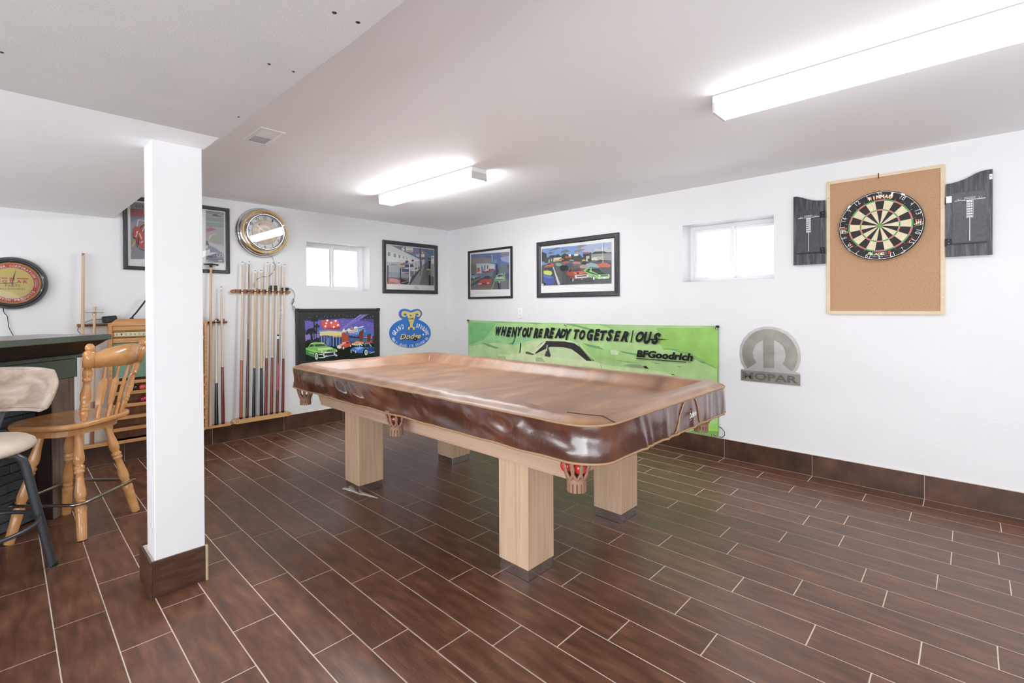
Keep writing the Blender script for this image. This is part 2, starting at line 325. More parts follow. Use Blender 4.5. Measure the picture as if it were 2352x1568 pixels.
ART = {
  'f3': [
    ('6f7fa8',(-1847,3932,-480,3935,-486,3020,-1854,3017)),
    ('7c7f92',(-1746,3938,-1352,3939,-1123,3938,-1282,3783,-1447,3820)),
    ('85879a',(-1111,3878,-913,3899,-710,3869,-561,3812,-685,3803,-913,3821,-1087,3828)),
    ('8d8fa6',(-1137,3763,-1001,3794,-901,3771,-1038,3740)),
    ('5c6fa6',(-913,3915,-480,3930,-481,3770,-594,3783,-787,3884)),
    ('dde0df',(-1847,3932,-1746,3938,-915,3656,-915,3614,-1088,3623,-1186,3576,-1402,3542,-1531,3504,-1851,3455)),
    ('eceeed',(-1848,3807,-1186,3658,-927,3634,-1162,3557,-1519,3555,-1851,3475)),
    ('8e9aa6',(-1828,3775,-1754,3771,-1755,3672,-1829,3674)),
    ('8e9aa6',(-1668,3748,-1602,3743,-1602,3659,-1669,3662)),
    ('8e9aa6',(-1532,3728,-1479,3722,-1479,3652,-1533,3656)),
    ('98a2ac',(-1415,3702,-1373,3697,-1373,3645,-1416,3650)),
    ('98a2ac',(-1318,3674,-1282,3669,-1283,3636,-1318,3640)),
    ('c4c9cc',(-1850,3533,-1531,3554,-1355,3505,-915,3635,-904,3428,-1215,3015,-1854,3017)),
    ('8fa79c',(-1783,3464,-1715,3503,-1635,3508,-1543,3481,-1543,3468,-1783,3451)),
    ('b6bcc2',(-1817,3438,-1520,3455,-1498,3296,-1637,3280,-1818,3300)),
    ('9aa7b4',(-1829,3310,-1498,3296,-1237,3278,-1238,3187,-1819,3193)),
    ('bf6a5c',(-1497,3496,-1449,3524,-1379,3523,-1355,3490,-1473,3478)),
    ('3d4668',(-1355,3500,-1126,3529,-1114,3458,-1356,3429)),
    ('8d8f5e',(-1497,3436,-1284,3453,-1403,3406,-1474,3407)),
    ('4d5a80',(-1450,3399,-1248,3410,-1237,3329,-1451,3319)),
    ('b04a44',(-1138,3482,-1102,3494,-1102,3464,-1163,3455)),
    ('8a6a4c',(-1065,3440,-941,3457,-916,3428,-1090,3393)),
    ('a0a060',(-966,3482,-916,3490,-916,3464,-978,3457)),
    ('c8605a',(-1380,3302,-1237,3314,-1237,3273,-1309,3265)),
    ('d9d9e0',(-1380,3403,-1284,3433,-1090,3449,-1114,3417,-1284,3398)),
    ('e6e6ea',(-1212,3381,-916,3397,-991,3362,-1164,3363)),
    ('777a88',(-1212,3351,-1004,3361,-1091,3234,-1201,3209)),
    ('70747f',(-1853,3181,-1238,3187,-1238,3105,-1853,3074)),
    ('d07066',(-1847,3172,-1615,3147,-1476,3107,-1453,3030,-1848,3017)),
    ('e09a90',(-1797,3145,-1615,3142,-1476,3097,-1558,3044,-1797,3076)),
    ('c8453e',(-1452,3183,-1250,3125,-1358,3106,-1464,3148)),
    ('2c2c34',(-1475,3157,-1238,3105,-1239,3014,-1476,3029)),
    ('dfe2e4',(-1581,3029,-1238,3111,-1232,3103,-1558,3024)),
    ('e8e8ea',(-1299,3017,-1232,3075,-1220,3065,-1281,3013)),
    ('4a4c58',(-1165,3210,-916,3428,-840,3494,-866,3368,-1190,3015,-1239,3024)),
    ('9b9a94',(-1202,3025,-904,3397,-840,3505,-789,3497,-841,3328,-931,3028)),
    ('75727a',(-931,3028,-841,3328,-751,3541,-673,3598,-664,3026)),
    ('66656f',(-776,3540,-673,3651,-482,3643,-486,3020,-677,3020)),
    ('9aa0ac',(-595,3593,-482,3621,-485,3238,-585,3255)),
    ('e8e9ea',(-568,3774,-481,3770,-483,3568,-569,3573)),
    ('8a93a5',(-555,3744,-496,3742,-496,3705,-555,3707)),
    ('c9ccd4',(-864,3638,-775,3665,-763,3582,-853,3494)),
    ('a5635a',(-870,3679,-775,3702,-769,3671,-871,3653)),
    ('e9ecee',(-1241,3532,-1209,3534,-1212,3088,-1244,3095)),
    ('e9ecee',(-1094,3654,-1076,3655,-1079,3275,-1097,3280)),
    ('e9ecee',(-992,3650,-975,3652,-977,3362,-994,3364)),
    ('3c4254',(-1343,3596,-1259,3607,-1259,3561,-1343,3551)),
    ('33363f',(-1168,3628,-1101,3638,-1101,3597,-1168,3589)),
    ('3a3c44',(-915,3930,-895,3932,-897,3237,-912,3236)),
    ('23252c',(-649,3705,-595,3704,-599,3022,-649,3021)),
    ('cfb36a',(-726,3438,-581,3433,-581,3398,-713,3397)),
    ('8a8a4a',(-655,3389,-603,3392,-604,3276,-656,3273)),
    ('c77a4c',(-653,3673,-595,3667,-595,3640,-653,3647)),
    ('22242e',(-1845,3456,-1817,3452,-1829,3026,-1845,3020)),
    ('1e2028',(-1506,3406,-1474,3397,-1470,3032,-1490,3032)),
    ('f1ece8',(-1322,3926,-1128,3927,-1129,3815,-1233,3812,-1323,3820)),
    ('d98078',(-1311,3856,-1138,3860,-1139,3824,-1311,3826)),
    ('c9c0bc',(-1305,3907,-1142,3908,-1142,3896,-1305,3894)),
    ('dfe6ea',(-1447,3900,-1370,3932,-1400,3884,-1353,3863,-1412,3818,-1453,3860)),
    ('dccac2',(-1032,3781,-932,3799,-933,3716,-1039,3729)),
    ('d0685c',(-1007,3788,-964,3797,-964,3766,-1007,3763)),
    ('ece6e0',(-882,3793,-777,3801,-778,3702,-877,3689)),
    ('cf6f66',(-876,3721,-781,3733,-781,3701,-877,3691)),
    ('f2efe6',(-815,3834,-819,3821,-831,3811,-845,3810,-856,3818,-860,3831,-856,3845,-845,3854,-831,3855,-819,3847)),
    ('7b7b7b',(-1112,2931,-1029,2994,-1024,2989,-1106,2924)),
    ('6b6b6b',(-1044,2943,-1029,2950,-1029,2922,-1044,2922)),
    ('6b6b6b',(-1004,2954,-976,2947,-976,2929,-1001,2928)),
  ],
  'f4': [
    ('5d6fae',(902,3778,2234,3737,2229,2876,895,2894)),
    ('8b7f7c',(902,3711,1404,3665,1655,3599,1630,3489,900,3499)),
    ('6b6a78',(1275,3714,1656,3694,1828,3672,1656,3651,1505,3644)),
    ('8f7f92',(1973,3737,2234,3737,2234,3675,2102,3618,1984,3643)),
    ('93a6d6',(1936,3622,2234,3641,2233,3483,1995,3541)),
    ('7e746e',(900,3553,1117,3521,1115,3308,898,3301)),
    ('6f675f',(900,3499,1090,3523,1116,3344,899,3337)),
    ('a9c4cc',(1090,3532,1479,3520,1753,3481,1753,3447,1117,3477)),
    ('b8cbd0',(1110,3486,1287,3471,1285,3282,1115,3281)),
    ('6e7d86',(1287,3475,1325,3473,1324,3306,1285,3299)),
    ('c9cfc8',(1325,3473,1504,3471,1753,3455,1752,3361,1376,3330)),
    ('4a4a4e',(1390,3478,1428,3475,1427,3362,1389,3346)),
    ('4a4a4e',(1491,3471,1529,3469,1529,3391,1491,3384)),
    ('c4573f',(1129,3432,1234,3434,1234,3337,1129,3325)),
    ('b43c38',(1541,3381,1728,3371,1740,3336,1553,3329)),
    ('a23a38',(1324,3332,1554,3337,1553,3294,1376,3286)),
    ('b84f4a',(1128,3298,1246,3292,1246,3248,1128,3263)),
    ('555a62',(1727,3328,1874,3354,2233,3450,2229,2876,1398,2889,1665,3193)),
    ('6c6f78',(1874,3422,2113,3441,2232,3334,2229,2876,1991,2883)),
    ('4b4b44',(898,3193,1324,3209,1375,3154,1153,3057,896,2977)),
    ('6b6a60',(896,2977,1152,2982,1601,2989,1663,2881,895,2894)),
    ('77786a',(897,3103,1324,3209,1401,3206,1140,3120,896,3031)),
    ('6f9fb8',(908,3292,1022,3277,1167,3234,1180,3198,1101,3193,914,3192)),
    ('2a3540',(928,3295,1022,3286,1049,3258,928,3264)),
    ('c8d4da',(1035,3191,1030,3177,1018,3168,1003,3169,991,3179,987,3194,991,3208,1003,3217,1018,3216,1030,3206)),
    ('708070',(1401,3223,1503,3288,1653,3263,1640,3212)),
    ('3a4144',(1349,3155,1426,3213,1578,3210,1627,3169,1590,3119)),
    ('c9423a',(1179,3056,1245,3116,1375,3146,1577,3133,1640,3169,1645,3039,1589,2989,1179,2981)),
    ('a83630',(1179,3047,1577,3059,1583,2998,1192,2985)),
    ('cfd2d0',(1186,3043,1297,3045,1296,3017,1186,3012)),
    ('cfd2d0',(1476,3047,1564,3055,1570,3024,1488,3023)),
    ('6a3030',(1297,3045,1476,3047,1488,3023,1296,3017)),
    ('7fb488',(1738,3113,1800,3179,1843,3228,1861,3248,2017,3245,2052,3192,2087,3123,2087,3069,1738,3074)),
    ('3f4a4e',(1855,3210,1873,3235,2005,3233,2028,3185,1969,3154,1873,3158)),
    ('9ed09f',(1806,3170,1993,3178,2064,3150,2063,3120,1775,3116)),
    ('4a6a56',(1757,3116,2040,3117,2046,3096,1757,3095)),
    ('d9e4da',(1855,3246,2011,3243,2023,3234,2017,3226,1861,3231,1837,3203,1831,3220)),
    ('e9e4e0',(1890,3064,1938,3064,1938,3038,1890,3038)),
    ('b9bf78',(1732,3053,1756,3056,1663,2881,1640,2882)),
    ('26282c',(1848,3040,1890,3043,1931,2884,1885,2884)),
    ('b9bf78',(2070,3259,2088,3266,2104,3089,2087,3081)),
    ('2f3340',(1802,3478,1857,3474,1861,3218,1806,3221)),
    ('a8c4cc',(1658,3711,1687,3709,1692,3536,1667,3525)),
    ('7b8fc0',(1729,3585,1827,3587,1826,3510,1729,3508)),
    ('3e4f8a',(2111,3231,2231,3250,2230,3092,2128,3122)),
  ],
  'f5': [
    ('6f9ede',(3208,3719,4958,3702,4955,2907,3203,2923)),
    ('a9b8dc',(4213,3711,4958,3702,4957,3499,4514,3515,4274,3574)),
    ('c9cbd6',(4573,3609,4958,3614,4957,3489,4561,3521)),
    ('6c655f',(3350,3650,3474,3677,3650,3715,3729,3692,3569,3669,3433,3654)),
    ('6c655f',(3364,3606,3433,3632,3555,3617,3460,3588)),
    ('75706a',(3715,3594,3768,3637,3859,3655,3988,3603,3833,3590)),
    ('8a827c',(4064,3663,4213,3711,4396,3699,4225,3649)),
    ('8a827c',(4063,3602,4213,3630,4359,3612,4213,3579,4113,3562)),
    ('6c655f',(3729,3692,3847,3690,3781,3672)),
    ('9a9aa6',(4608,3606,4724,3615,4712,3597)),
    ('9a9aa6',(4837,3596,4949,3596,4916,3574)),
    ('3b4038',(3349,3500,3460,3561,3609,3555,3662,3577,3728,3525,3833,3579,3911,3542,4038,3532,4088,3487,4213,3519,4286,3453,4479,3548,4502,3516,4573,3550,4780,3542,4871,3506,4957,3509,4957,3336,3349,3435)),
    ('9a9c9c',(4490,3507,4957,3489,4957,3346,4490,3398)),
    ('3a3d46',(3210,3661,3350,3607,3349,3435,3209,3445)),
    ('e7e0cc',(4502,3437,4791,3440,4791,3367,4502,3377)),
    ('c9bfa2',(4619,3448,4791,3440,4791,3372,4625,3379)),
    ('b5524a',(4305,3557,4437,3551,4443,3526,4298,3532)),
    ('3c3833',(4298,3527,4443,3521,4443,3441,4298,3447)),
    ('f0ead8',(4082,3544,4176,3537,4175,3496,4082,3503)),
    ('e0a52c',(4132,3571,4157,3586,4182,3561,4169,3537,4145,3539)),
    ('f4e8da',(3936,3545,3994,3546,4000,3484,3942,3486)),
    ('c8542e',(3846,3516,4000,3494,4000,3463,3846,3474)),
    ('e9ecea',(4377,3476,4407,3474,4406,3364,4376,3376)),
    ('e9ecea',(4421,3477,4449,3475,4448,3421,4421,3423)),
    ('d8d4c8',(3377,3498,3754,3502,3754,3429,3377,3412)),
    ('4a5148',(3294,3504,3405,3528,3541,3507,3527,3402,3293,3407)),
    ('cfcfc4',(3405,3474,3432,3483,3432,3409,3404,3410)),
    ('cfcfc4',(3473,3480,3500,3489,3500,3436,3473,3427)),
    ('56595c',(3206,3359,3568,3421,3961,3404,4957,3327,4955,2907,3203,2923)),
    ('6a6d70',(3568,3400,4334,3369,4212,3296,3648,3310)),
    ('4a4c4f',(3208,3304,3527,3328,3672,2925,3206,2923)),
    ('45484a',(3766,3199,4211,3256,4571,2958,3752,2923)),
    ('d9c14a',(3568,3442,3608,3455,3662,3451,3688,3428,3595,3424)),
    ('cf5a3a',(3675,3455,3728,3478,3820,3461,3819,3440,3701,3438)),
    ('88b0a4',(3936,3416,3999,3438,4075,3417,4063,3397)),
    ('e8c44a',(4261,3404,4322,3415,4382,3386,4285,3382)),
    ('4f7f66',(4502,3357,4561,3388,4619,3359,4607,3340)),
    ('454a60',(4630,3359,4688,3384,4768,3369,4768,3325,4642,3328)),
    ('d95f4a',(3293,3332,3363,3376,3459,3396,3541,3375,3538,3327,3404,3309,3293,3319)),
    ('2b2b30',(3363,3381,3459,3391,3486,3373,3390,3363)),
    ('7fb492',(3588,3367,3648,3389,3727,3373,3773,3339,3753,3314,3621,3328)),
    ('c05a48',(3767,3355,3832,3413,3936,3406,3961,3379,3832,3361)),
    ('4b4a7a',(3832,3330,3910,3361,4024,3344,4049,3296,3961,3276,3884,3296)),
    ('e07a70',(4037,3374,4125,3383,4236,3360,4236,3330,4062,3341)),
    ('1f2430',(4249,3344,4322,3370,4430,3332,4430,3298,4273,3318)),
    ('23242c',(3701,3296,3754,3330,3858,3323,3935,3293,3922,3221,3766,3204,3714,3254)),
    ('b8a080',(4211,3286,4285,3312,4406,3294,4466,3261,4430,3223,4224,3240)),
    ('9db4c4',(4358,3317,4502,3338,4607,3306,4682,3257,4676,3228,4430,3253)),
    ('dd6a52',(4619,3300,4711,3299,4745,3326,4847,3310,4942,3261,4936,3218,4688,3232)),
    ('cdd8dc',(3520,3313,3540,3317,3723,2929,3659,2926)),
    ('d9e060',(3271,3241,3376,3243,3485,3219,3510,3175,3471,3135,3348,3146,3271,3177)),
    ('3f55b0',(3271,3166,3430,3137,3539,3105,3573,3040,3552,2930,3270,2928)),
    ('5b74cc',(3271,3155,3430,3126,3539,3094,3430,3067,3271,3106)),
    ('c9d04c',(3417,3175,3472,3188,3458,3167)),
    ('22242c',(3270,2999,3319,2975,3333,2926,3270,2925)),
    ('dfe3e8',(3273,2939,3267,2923,3251,2913,3232,2914,3216,2925,3211,2941,3217,2958,3232,2967,3251,2967,3267,2956)),
    ('b0452e',(3883,3172,3935,3210,4024,3257,4248,3249,4309,3180,4417,3134,4441,3103,4435,3043,4086,3028,3998,3073,3908,3114)),
    ('8c3a28',(3889,3140,4086,3079,4086,3028,3998,3063,3908,3108)),
    ('26303c',(3941,3200,4011,3249,4017,3190,3947,3179)),
    ('3a444e',(4043,3235,4224,3240,4272,3187,4049,3178)),
    ('e06a48',(4036,3174,4285,3176,4417,3134,4124,3113)),
    ('151515',(4124,3159,4211,3160,4186,3115)),
    ('d8dcdc',(4099,3104,4435,3108,4441,3048,4105,3038)),
    ('3a3c44',(4149,3087,4393,3095,4393,3070,4155,3064)),
    ('e08a2c',(4247,3032,4296,3032,4296,3007,4247,3009)),
    ('e9ecec',(4068,3014,4065,2995,4056,2983,4045,2984,4036,2996,4033,3015,4036,3034,4045,3046,4056,3046,4065,3033)),
    ('20201e',(4017,3052,4048,3040,4035,2990,4020,3011)),
    ('8fd07c',(4303,3190,4406,3234,4513,3233,4688,3218,4745,3156,4869,3091,4936,3059,4913,3012,4687,3003,4453,3048,4429,3113)),
    ('2a2c2c',(4513,3223,4688,3213,4739,3156,4513,3169)),
    ('353a38',(4524,3168,4733,3157,4869,3091,4687,3086)),
    ('1c1e1c',(4370,3186,4653,3092,4653,3078,4489,3125,4369,3166)),
    ('2f3a3a',(4382,3196,4442,3222,4489,3210,4441,3163)),
    ('cfe0b8',(4652,3043,4914,3046,4902,3003,4664,3004)),
    ('51605a',(4722,3074,4880,3076,4886,3052,4721,3050)),
    ('e9ecec',(4712,3070,4709,3059,4701,3052,4691,3052,4683,3060,4680,3072,4683,3083,4691,3090,4701,3089,4709,3082)),
    ('e9ecec',(4916,3072,4913,3062,4907,3056,4898,3056,4892,3063,4889,3073,4892,3083,4898,3089,4907,3089,4913,3082)),
    ('1c1c1c',(4594,3026,4587,2999,4570,2983,4548,2983,4530,3001,4524,3030,4531,3057,4548,3074,4570,3073,4588,3055)),
    ('dfe3e4',(4585,3025,4580,3003,4569,2990,4554,2991,4542,3005,4538,3027,4543,3049,4554,3062,4569,3061,4580,3047)),
    ('f2f2f2',(4778,3033,4835,3035,4835,3011,4778,3009)),
    ('e6eaf2',(4764,3704,4775,3703,4782,3319,4771,3320)),
  ],
  'f1': [
    ('8d8b98',(-6624,4198,-6435,4214,-6442,3288,-6626,3275)),
    ('8a8a8a',(-6624,4207,-6435,4217,-6436,4105,-6625,4121)),
    ('6a6a6a',(-6559,4174,-6539,4181,-6532,4126,-6553,4123)),
    ('6a6a6a',(-6518,4180,-6490,4175,-6491,4123,-6511,4124)),
    ('6a6a6a',(-6469,4174,-6441,4174,-6442,4122,-6466,4122)),
    ('a8505a',(-6625,4121,-6567,4103,-6436,4101,-6437,4000,-6561,3979,-6625,3962)),
    ('7a2c34',(-6625,4091,-6570,4086,-6571,4077,-6625,4082)),
    ('7a2c34',(-6625,4056,-6567,4059,-6567,4052,-6625,4048)),
    ('7a2c34',(-6626,4018,-6567,4024,-6568,4017,-6626,4009)),
    ('77788e',(-6625,3962,-6561,3977,-6437,3998,-6437,3974,-6527,3945,-6623,3881)),
    ('9a9aa8',(-6623,3877,-6527,3940,-6437,3969,-6438,3843,-6562,3828,-6624,3718)),
    ('f2f2f2',(-6523,3932,-6513,3934,-6536,3818,-6545,3821)),
    ('f2f2f2',(-6520,3935,-6437,3921,-6437,3913,-6520,3927)),
    ('d0483c',(-6583,3782,-6562,3815,-6507,3813,-6479,3851,-6438,3869,-6441,3450,-6495,3471,-6544,3519,-6564,3603,-6594,3643)),
    ('3a2a34',(-6503,3792,-6479,3838,-6438,3865,-6439,3729,-6472,3747)),
    ('e4605a',(-6493,3784,-6438,3860,-6438,3843,-6479,3768)),
    ('d8e4f0',(-6476,3747,-6444,3825,-6438,3821,-6458,3740)),
    ('2a2630',(-6599,3660,-6589,3773,-6594,3643,-6543,3605,-6530,3468,-6441,3432,-6441,3419,-6509,3448,-6544,3484,-6551,3600,-6588,3614)),
    ('f2ece8',(-6557,3716,-6528,3750,-6525,3737,-6551,3639,-6563,3647,-6542,3709)),
    ('e8dcd8',(-6515,3704,-6501,3718,-6473,3621,-6487,3611)),
    ('e8dcd8',(-6498,3558,-6467,3591,-6456,3579,-6488,3537)),
    ('332c38',(-6529,3650,-6512,3626,-6516,3504,-6533,3520)),
    ('d0b060',(-6616,3487,-6578,3576,-6557,3574,-6585,3481)),
    ('d0b060',(-6625,3421,-6605,3419,-6624,3370)),
    ('b0b0b6',(-5549,4222,-5261,4222,-5265,3290,-5556,3292)),
    ('98928e',(-5549,4222,-5261,4222,-5261,4177,-5550,4163)),
    ('a0a0ae',(-5550,4159,-5261,4160,-5262,4134,-5550,4104)),
    ('5f5c66',(-5451,4151,-5425,4172,-5380,4169,-5365,4154,-5300,4146,-5312,4136,-5448,4135)),
    ('8fa09a',(-5550,4096,-5262,4116,-5263,3935,-5552,3927)),
    ('a9b6b2',(-5551,4037,-5262,4038,-5262,4021,-5551,4011)),
    ('a9a4b4',(-5552,3918,-5263,3917,-5264,3848,-5495,3789,-5553,3716)),
    ('b86a6a',(-5552,3885,-5479,3927,-5404,3906,-5412,3883,-5480,3859,-5546,3834)),
    ('9fae9e',(-5492,3722,-5502,3780,-5390,3826,-5264,3865,-5265,3684,-5391,3698,-5466,3690)),
    ('d8cda8',(-5507,3720,-5503,3771,-5435,3813,-5390,3828,-5390,3817,-5465,3775,-5492,3713)),
    ('b3a2a2',(-5492,3705,-5265,3675,-5265,3640,-5436,3642)),
    ('c4c4cc',(-5518,3660,-5265,3597,-5267,3450,-5392,3561,-5504,3602)),
    ('8f90a0',(-5554,3597,-5496,3594,-5392,3543,-5301,3482,-5278,3441,-5286,3393,-5393,3372,-5555,3412)),
    ('6f7084',(-5555,3496,-5392,3458,-5393,3372,-5555,3412)),
    ('7a7a8a',(-5555,3403,-5393,3368,-5286,3388,-5265,3329,-5271,3307,-5394,3299,-5556,3344)),
    ('6a6468',(-5553,3682,-5533,3675,-5504,3598,-5554,3602)),
    ('e4e6ee',(-5554,3597,-5533,3587,-5526,3558,-5554,3538)),
    ('c8cad2',(-5381,3446,-5286,3453,-5286,3410,-5378,3408)),
    ('5a5c6a',(-5341,3432,-5344,3421,-5352,3415,-5361,3414,-5369,3420,-5372,3429,-5369,3440,-5361,3447,-5351,3447,-5344,3442)),
    ('5a5c6a',(-5297,3429,-5301,3419,-5308,3412,-5318,3411,-5325,3417,-5328,3427,-5325,3437,-5317,3444,-5308,3444,-5300,3439)),
    ('4a4a54',(-5531,3405,-5446,3396,-5449,3377,-5535,3383)),
    ('f2f2f2',(-5363,3336,-5298,3343,-5302,3327,-5359,3319)),
    ('d8cda8',(-5556,3344,-5521,3308,-5556,3292)),
  ],
  'led': [
    ('4d4a86',(-3808,2309,-2236,2310,-2223,1326,-3796,1367)),
    ('33343c',(-3808,2309,-2236,2310,-2237,2204,-2946,2232,-3467,2214,-3633,2210,-3809,2210)),
    ('6a64b4',(-3809,2190,-3467,2202,-2946,2219,-2384,2154,-2232,2106,-2229,1830,-3037,1934,-3804,2014)),
    ('8f7cc8',(-3805,1918,-3503,1921,-3504,1790,-3802,1782)),
    ('a08cc8',(-2503,1798,-2229,1830,-2228,1732,-2503,1781)),
    ('8a84c8',(-3055,1986,-2707,2222,-2575,2307,-2509,2310,-3010,1992)),
    ('7a78c0',(-2992,1992,-2499,2305,-2364,2312,-2920,2014)),
    ('2c3430',(-3694,2187,-3608,2306,-3534,2256,-3534,2167,-3600,2184,-3611,1829,-3631,1830,-3629,2177)),
    ('2c3430',(-3617,2072,-3559,2143,-3493,2068,-3552,2045,-3570,1826,-3582,1827,-3581,2038)),
    ('222a26',(-3800,1934,-3748,2028,-3650,2049,-3585,1998,-3561,1899,-3618,1958,-3659,1944,-3651,1879,-3636,1749,-3693,1752,-3692,1881,-3716,1954,-3765,1900)),
    ('2a3330',(-3802,1774,-3749,1812,-3652,1798,-3553,1842,-3499,1831,-3500,1741,-3798,1734)),
    ('1c241e',(-3806,1759,-3471,1740,-3040,1614,-2813,1668,-2222,1669,-2223,1326,-3796,1367)),
    ('14180f',(-3128,1586,-2813,1600,-2769,1373,-3130,1368)),
    ('d85a52',(-3463,2181,-3315,2225,-3268,2160,-3273,2060,-3393,2007,-3451,2066)),
    ('e4675e',(-3268,2160,-3124,2213,-3045,2095,-3054,2053,-3125,2022,-3247,2026,-3273,2077)),
    ('b0383a',(-3451,2066,-3393,2002,-3273,2035,-3054,2053,-3046,2002,-3213,1992,-3401,1999)),
    ('fbfbfb',(-3311,2191,-3316,2179,-3327,2171,-3341,2172,-3352,2180,-3356,2192,-3352,2205,-3340,2212,-3327,2212,-3316,2204)),
    ('fbfbfb',(-3333,2132,-3338,2120,-3349,2112,-3362,2113,-3373,2121,-3378,2134,-3373,2146,-3362,2154,-3348,2153,-3337,2145)),
    ('fbfbfb',(-3353,2073,-3358,2060,-3369,2053,-3382,2053,-3393,2061,-3397,2074,-3393,2087,-3382,2094,-3368,2094,-3357,2085)),
    ('fbfbfb',(-3224,2143,-3228,2131,-3240,2123,-3253,2124,-3265,2132,-3269,2145,-3264,2157,-3253,2165,-3239,2164,-3228,2156)),
    ('fbfbfb',(-3126,2179,-3130,2167,-3142,2159,-3156,2159,-3167,2168,-3171,2180,-3167,2193,-3156,2201,-3141,2200,-3130,2192)),
    ('fbfbfb',(-3073,2087,-3077,2074,-3089,2067,-3103,2067,-3114,2076,-3119,2089,-3114,2101,-3103,2109,-3088,2108,-3077,2100)),
    ('fbfbfb',(-3168,2050,-3172,2037,-3184,2030,-3198,2030,-3209,2039,-3213,2052,-3209,2064,-3197,2072,-3183,2071,-3172,2063)),
    ('6f9ed8',(-3552,1948,-3502,1986,-3299,2001,-3010,1967,-3002,1941,-3299,1982,-3486,1961,-3536,1935)),
    ('e8d890',(-3498,1957,-3299,1974,-3010,1942,-3011,1857,-3214,1858,-3385,1883,-3495,1872)),
    ('d8a050',(-3214,1862,-3011,1861,-3011,1823,-3214,1833)),
    ('36507f',(-3497,1839,-3011,1823,-3021,1647,-3259,1620,-3497,1741)),
    ('5f82c0',(-3343,1823,-3283,1820,-3301,1664,-3344,1666)),
    ('2a3a66',(-3197,1816,-3144,1813,-3145,1637,-3198,1632)),
    ('c4ccd8',(-3465,1960,-3457,1960,-3459,1657,-3467,1662)),
    ('c4ccd8',(-3410,1958,-3402,1958,-3405,1654,-3412,1658)),
    ('c4ccd8',(-3346,1955,-3339,1955,-3341,1650,-3349,1654)),
    ('c4ccd8',(-3278,1953,-3270,1952,-3272,1645,-3280,1650)),
    ('c4ccd8',(-3204,1950,-3197,1949,-3199,1641,-3207,1645)),
    ('c4ccd8',(-3134,1947,-3127,1946,-3129,1636,-3137,1641)),
    ('c4ccd8',(-3068,1944,-3060,1944,-3062,1632,-3070,1637)),
    ('b05038',(-3006,1933,-2853,1897,-2849,1721,-2958,1736,-3012,1714)),
    ('3f78c0',(-2957,1931,-2577,2037,-2491,2034,-2405,1952,-2231,1861,-2229,1812,-2502,1825,-2839,1849)),
    ('6aa0e0',(-2848,1901,-2577,2002,-2501,2000,-2434,1944,-2626,1865,-2839,1875)),
    ('4a7090',(-2844,1824,-2230,1741,-2231,1643,-2840,1721)),
    ('14202a',(-2844,1828,-2230,1741,-2230,1727,-2844,1811)),
    ('eef2fa',(-2790,1866,-2794,1859,-2802,1860,-2806,1866,-2802,1873,-2794,1873)),
    ('eef2fa',(-2730,1848,-2734,1842,-2742,1842,-2746,1849,-2742,1856,-2734,1855)),
    ('eef2fa',(-2664,1880,-2668,1873,-2677,1874,-2681,1881,-2677,1887,-2668,1887)),
    ('eef2fa',(-2612,1908,-2616,1901,-2625,1902,-2629,1909,-2625,1915,-2616,1915)),
    ('eef2fa',(-2664,1822,-2669,1815,-2677,1816,-2681,1823,-2677,1829,-2669,1829)),
    ('eef2fa',(-2445,1919,-2449,1912,-2458,1912,-2462,1919,-2458,1926,-2449,1926)),
    ('eef2fa',(-2417,1829,-2421,1823,-2430,1823,-2434,1830,-2430,1837,-2421,1836)),
    ('eef2fa',(-2729,1900,-2733,1893,-2742,1894,-2746,1901,-2742,1907,-2733,1907)),
    ('eef2fa',(-2270,1836,-2274,1829,-2283,1830,-2288,1837,-2283,1843,-2274,1843)),
    ('eef2fa',(-2570,1828,-2574,1821,-2583,1822,-2587,1829,-2583,1835,-2574,1835)),
    ('7a3c2c',(-2606,1916,-2482,1990,-2532,1634,-2589,1655)),
    ('6a3426',(-2406,1855,-2303,1873,-2339,1658,-2397,1670)),
    ('6a3426',(-2274,1814,-2227,1825,-2231,1625,-2270,1636)),
    ('f0ead8',(-3010,1959,-2956,2016,-2938,1964,-2893,1979,-2856,2012,-2801,2002,-2820,1968,-2920,1946,-3002,1941)),
    ('f2f4f0',(-2737,2008,-2709,2046,-2634,2039,-2653,2014,-2577,2037,-2491,2047,-2501,2026,-2634,2004,-2718,1994)),
    ('d89048',(-2797,2044,-2764,2052,-2755,1991,-2783,1984)),
    ('f4efe0',(-2857,1961,-2634,1983,-2635,1931,-2857,1910)),
    ('d86a30',(-2839,1947,-2653,1968,-2653,1944,-2839,1924)),
    ('e8a870',(-2785,1675,-2711,1692,-2674,1720,-2598,1708,-2484,1684,-2494,1641,-2589,1655,-2786,1649)),
    ('e9e6dc',(-2786,1654,-2589,1646,-2637,1619,-2786,1641)),
    ('c8483c',(-2455,1691,-2299,1691,-2300,1656,-2455,1660)),
    ('d8584a',(-3128,1636,-3012,1705,-2949,1736,-2831,1729,-2813,1685,-2813,1617,-2950,1583,-3084,1566)),
    ('f0b0a0',(-3066,1666,-3003,1679,-2950,1668,-3039,1631)),
    ('20242c',(-2909,1704,-2840,1708,-2840,1687,-2909,1681)),
    ('e8dcd0',(-3003,1709,-2922,1709,-2922,1687,-3003,1688)),
    ('dfe3e6',(-3119,1644,-3057,1657,-3022,1604,-3084,1575,-3128,1607)),
    ('202020',(-2949,1591,-2956,1567,-2972,1552,-2992,1554,-3008,1570,-3014,1595,-3007,1620,-2991,1634,-2971,1633,-2955,1617)),
    ('e9e6dc',(-2957,1588,-2961,1569,-2971,1558,-2983,1559,-2993,1571,-2997,1590,-2993,1609,-2983,1620,-2971,1619,-2961,1607)),
    ('e9e6dc',(-2800,1624,-2802,1610,-2809,1602,-2818,1603,-2825,1612,-2827,1626,-2824,1640,-2817,1648,-2809,1648,-2802,1639)),
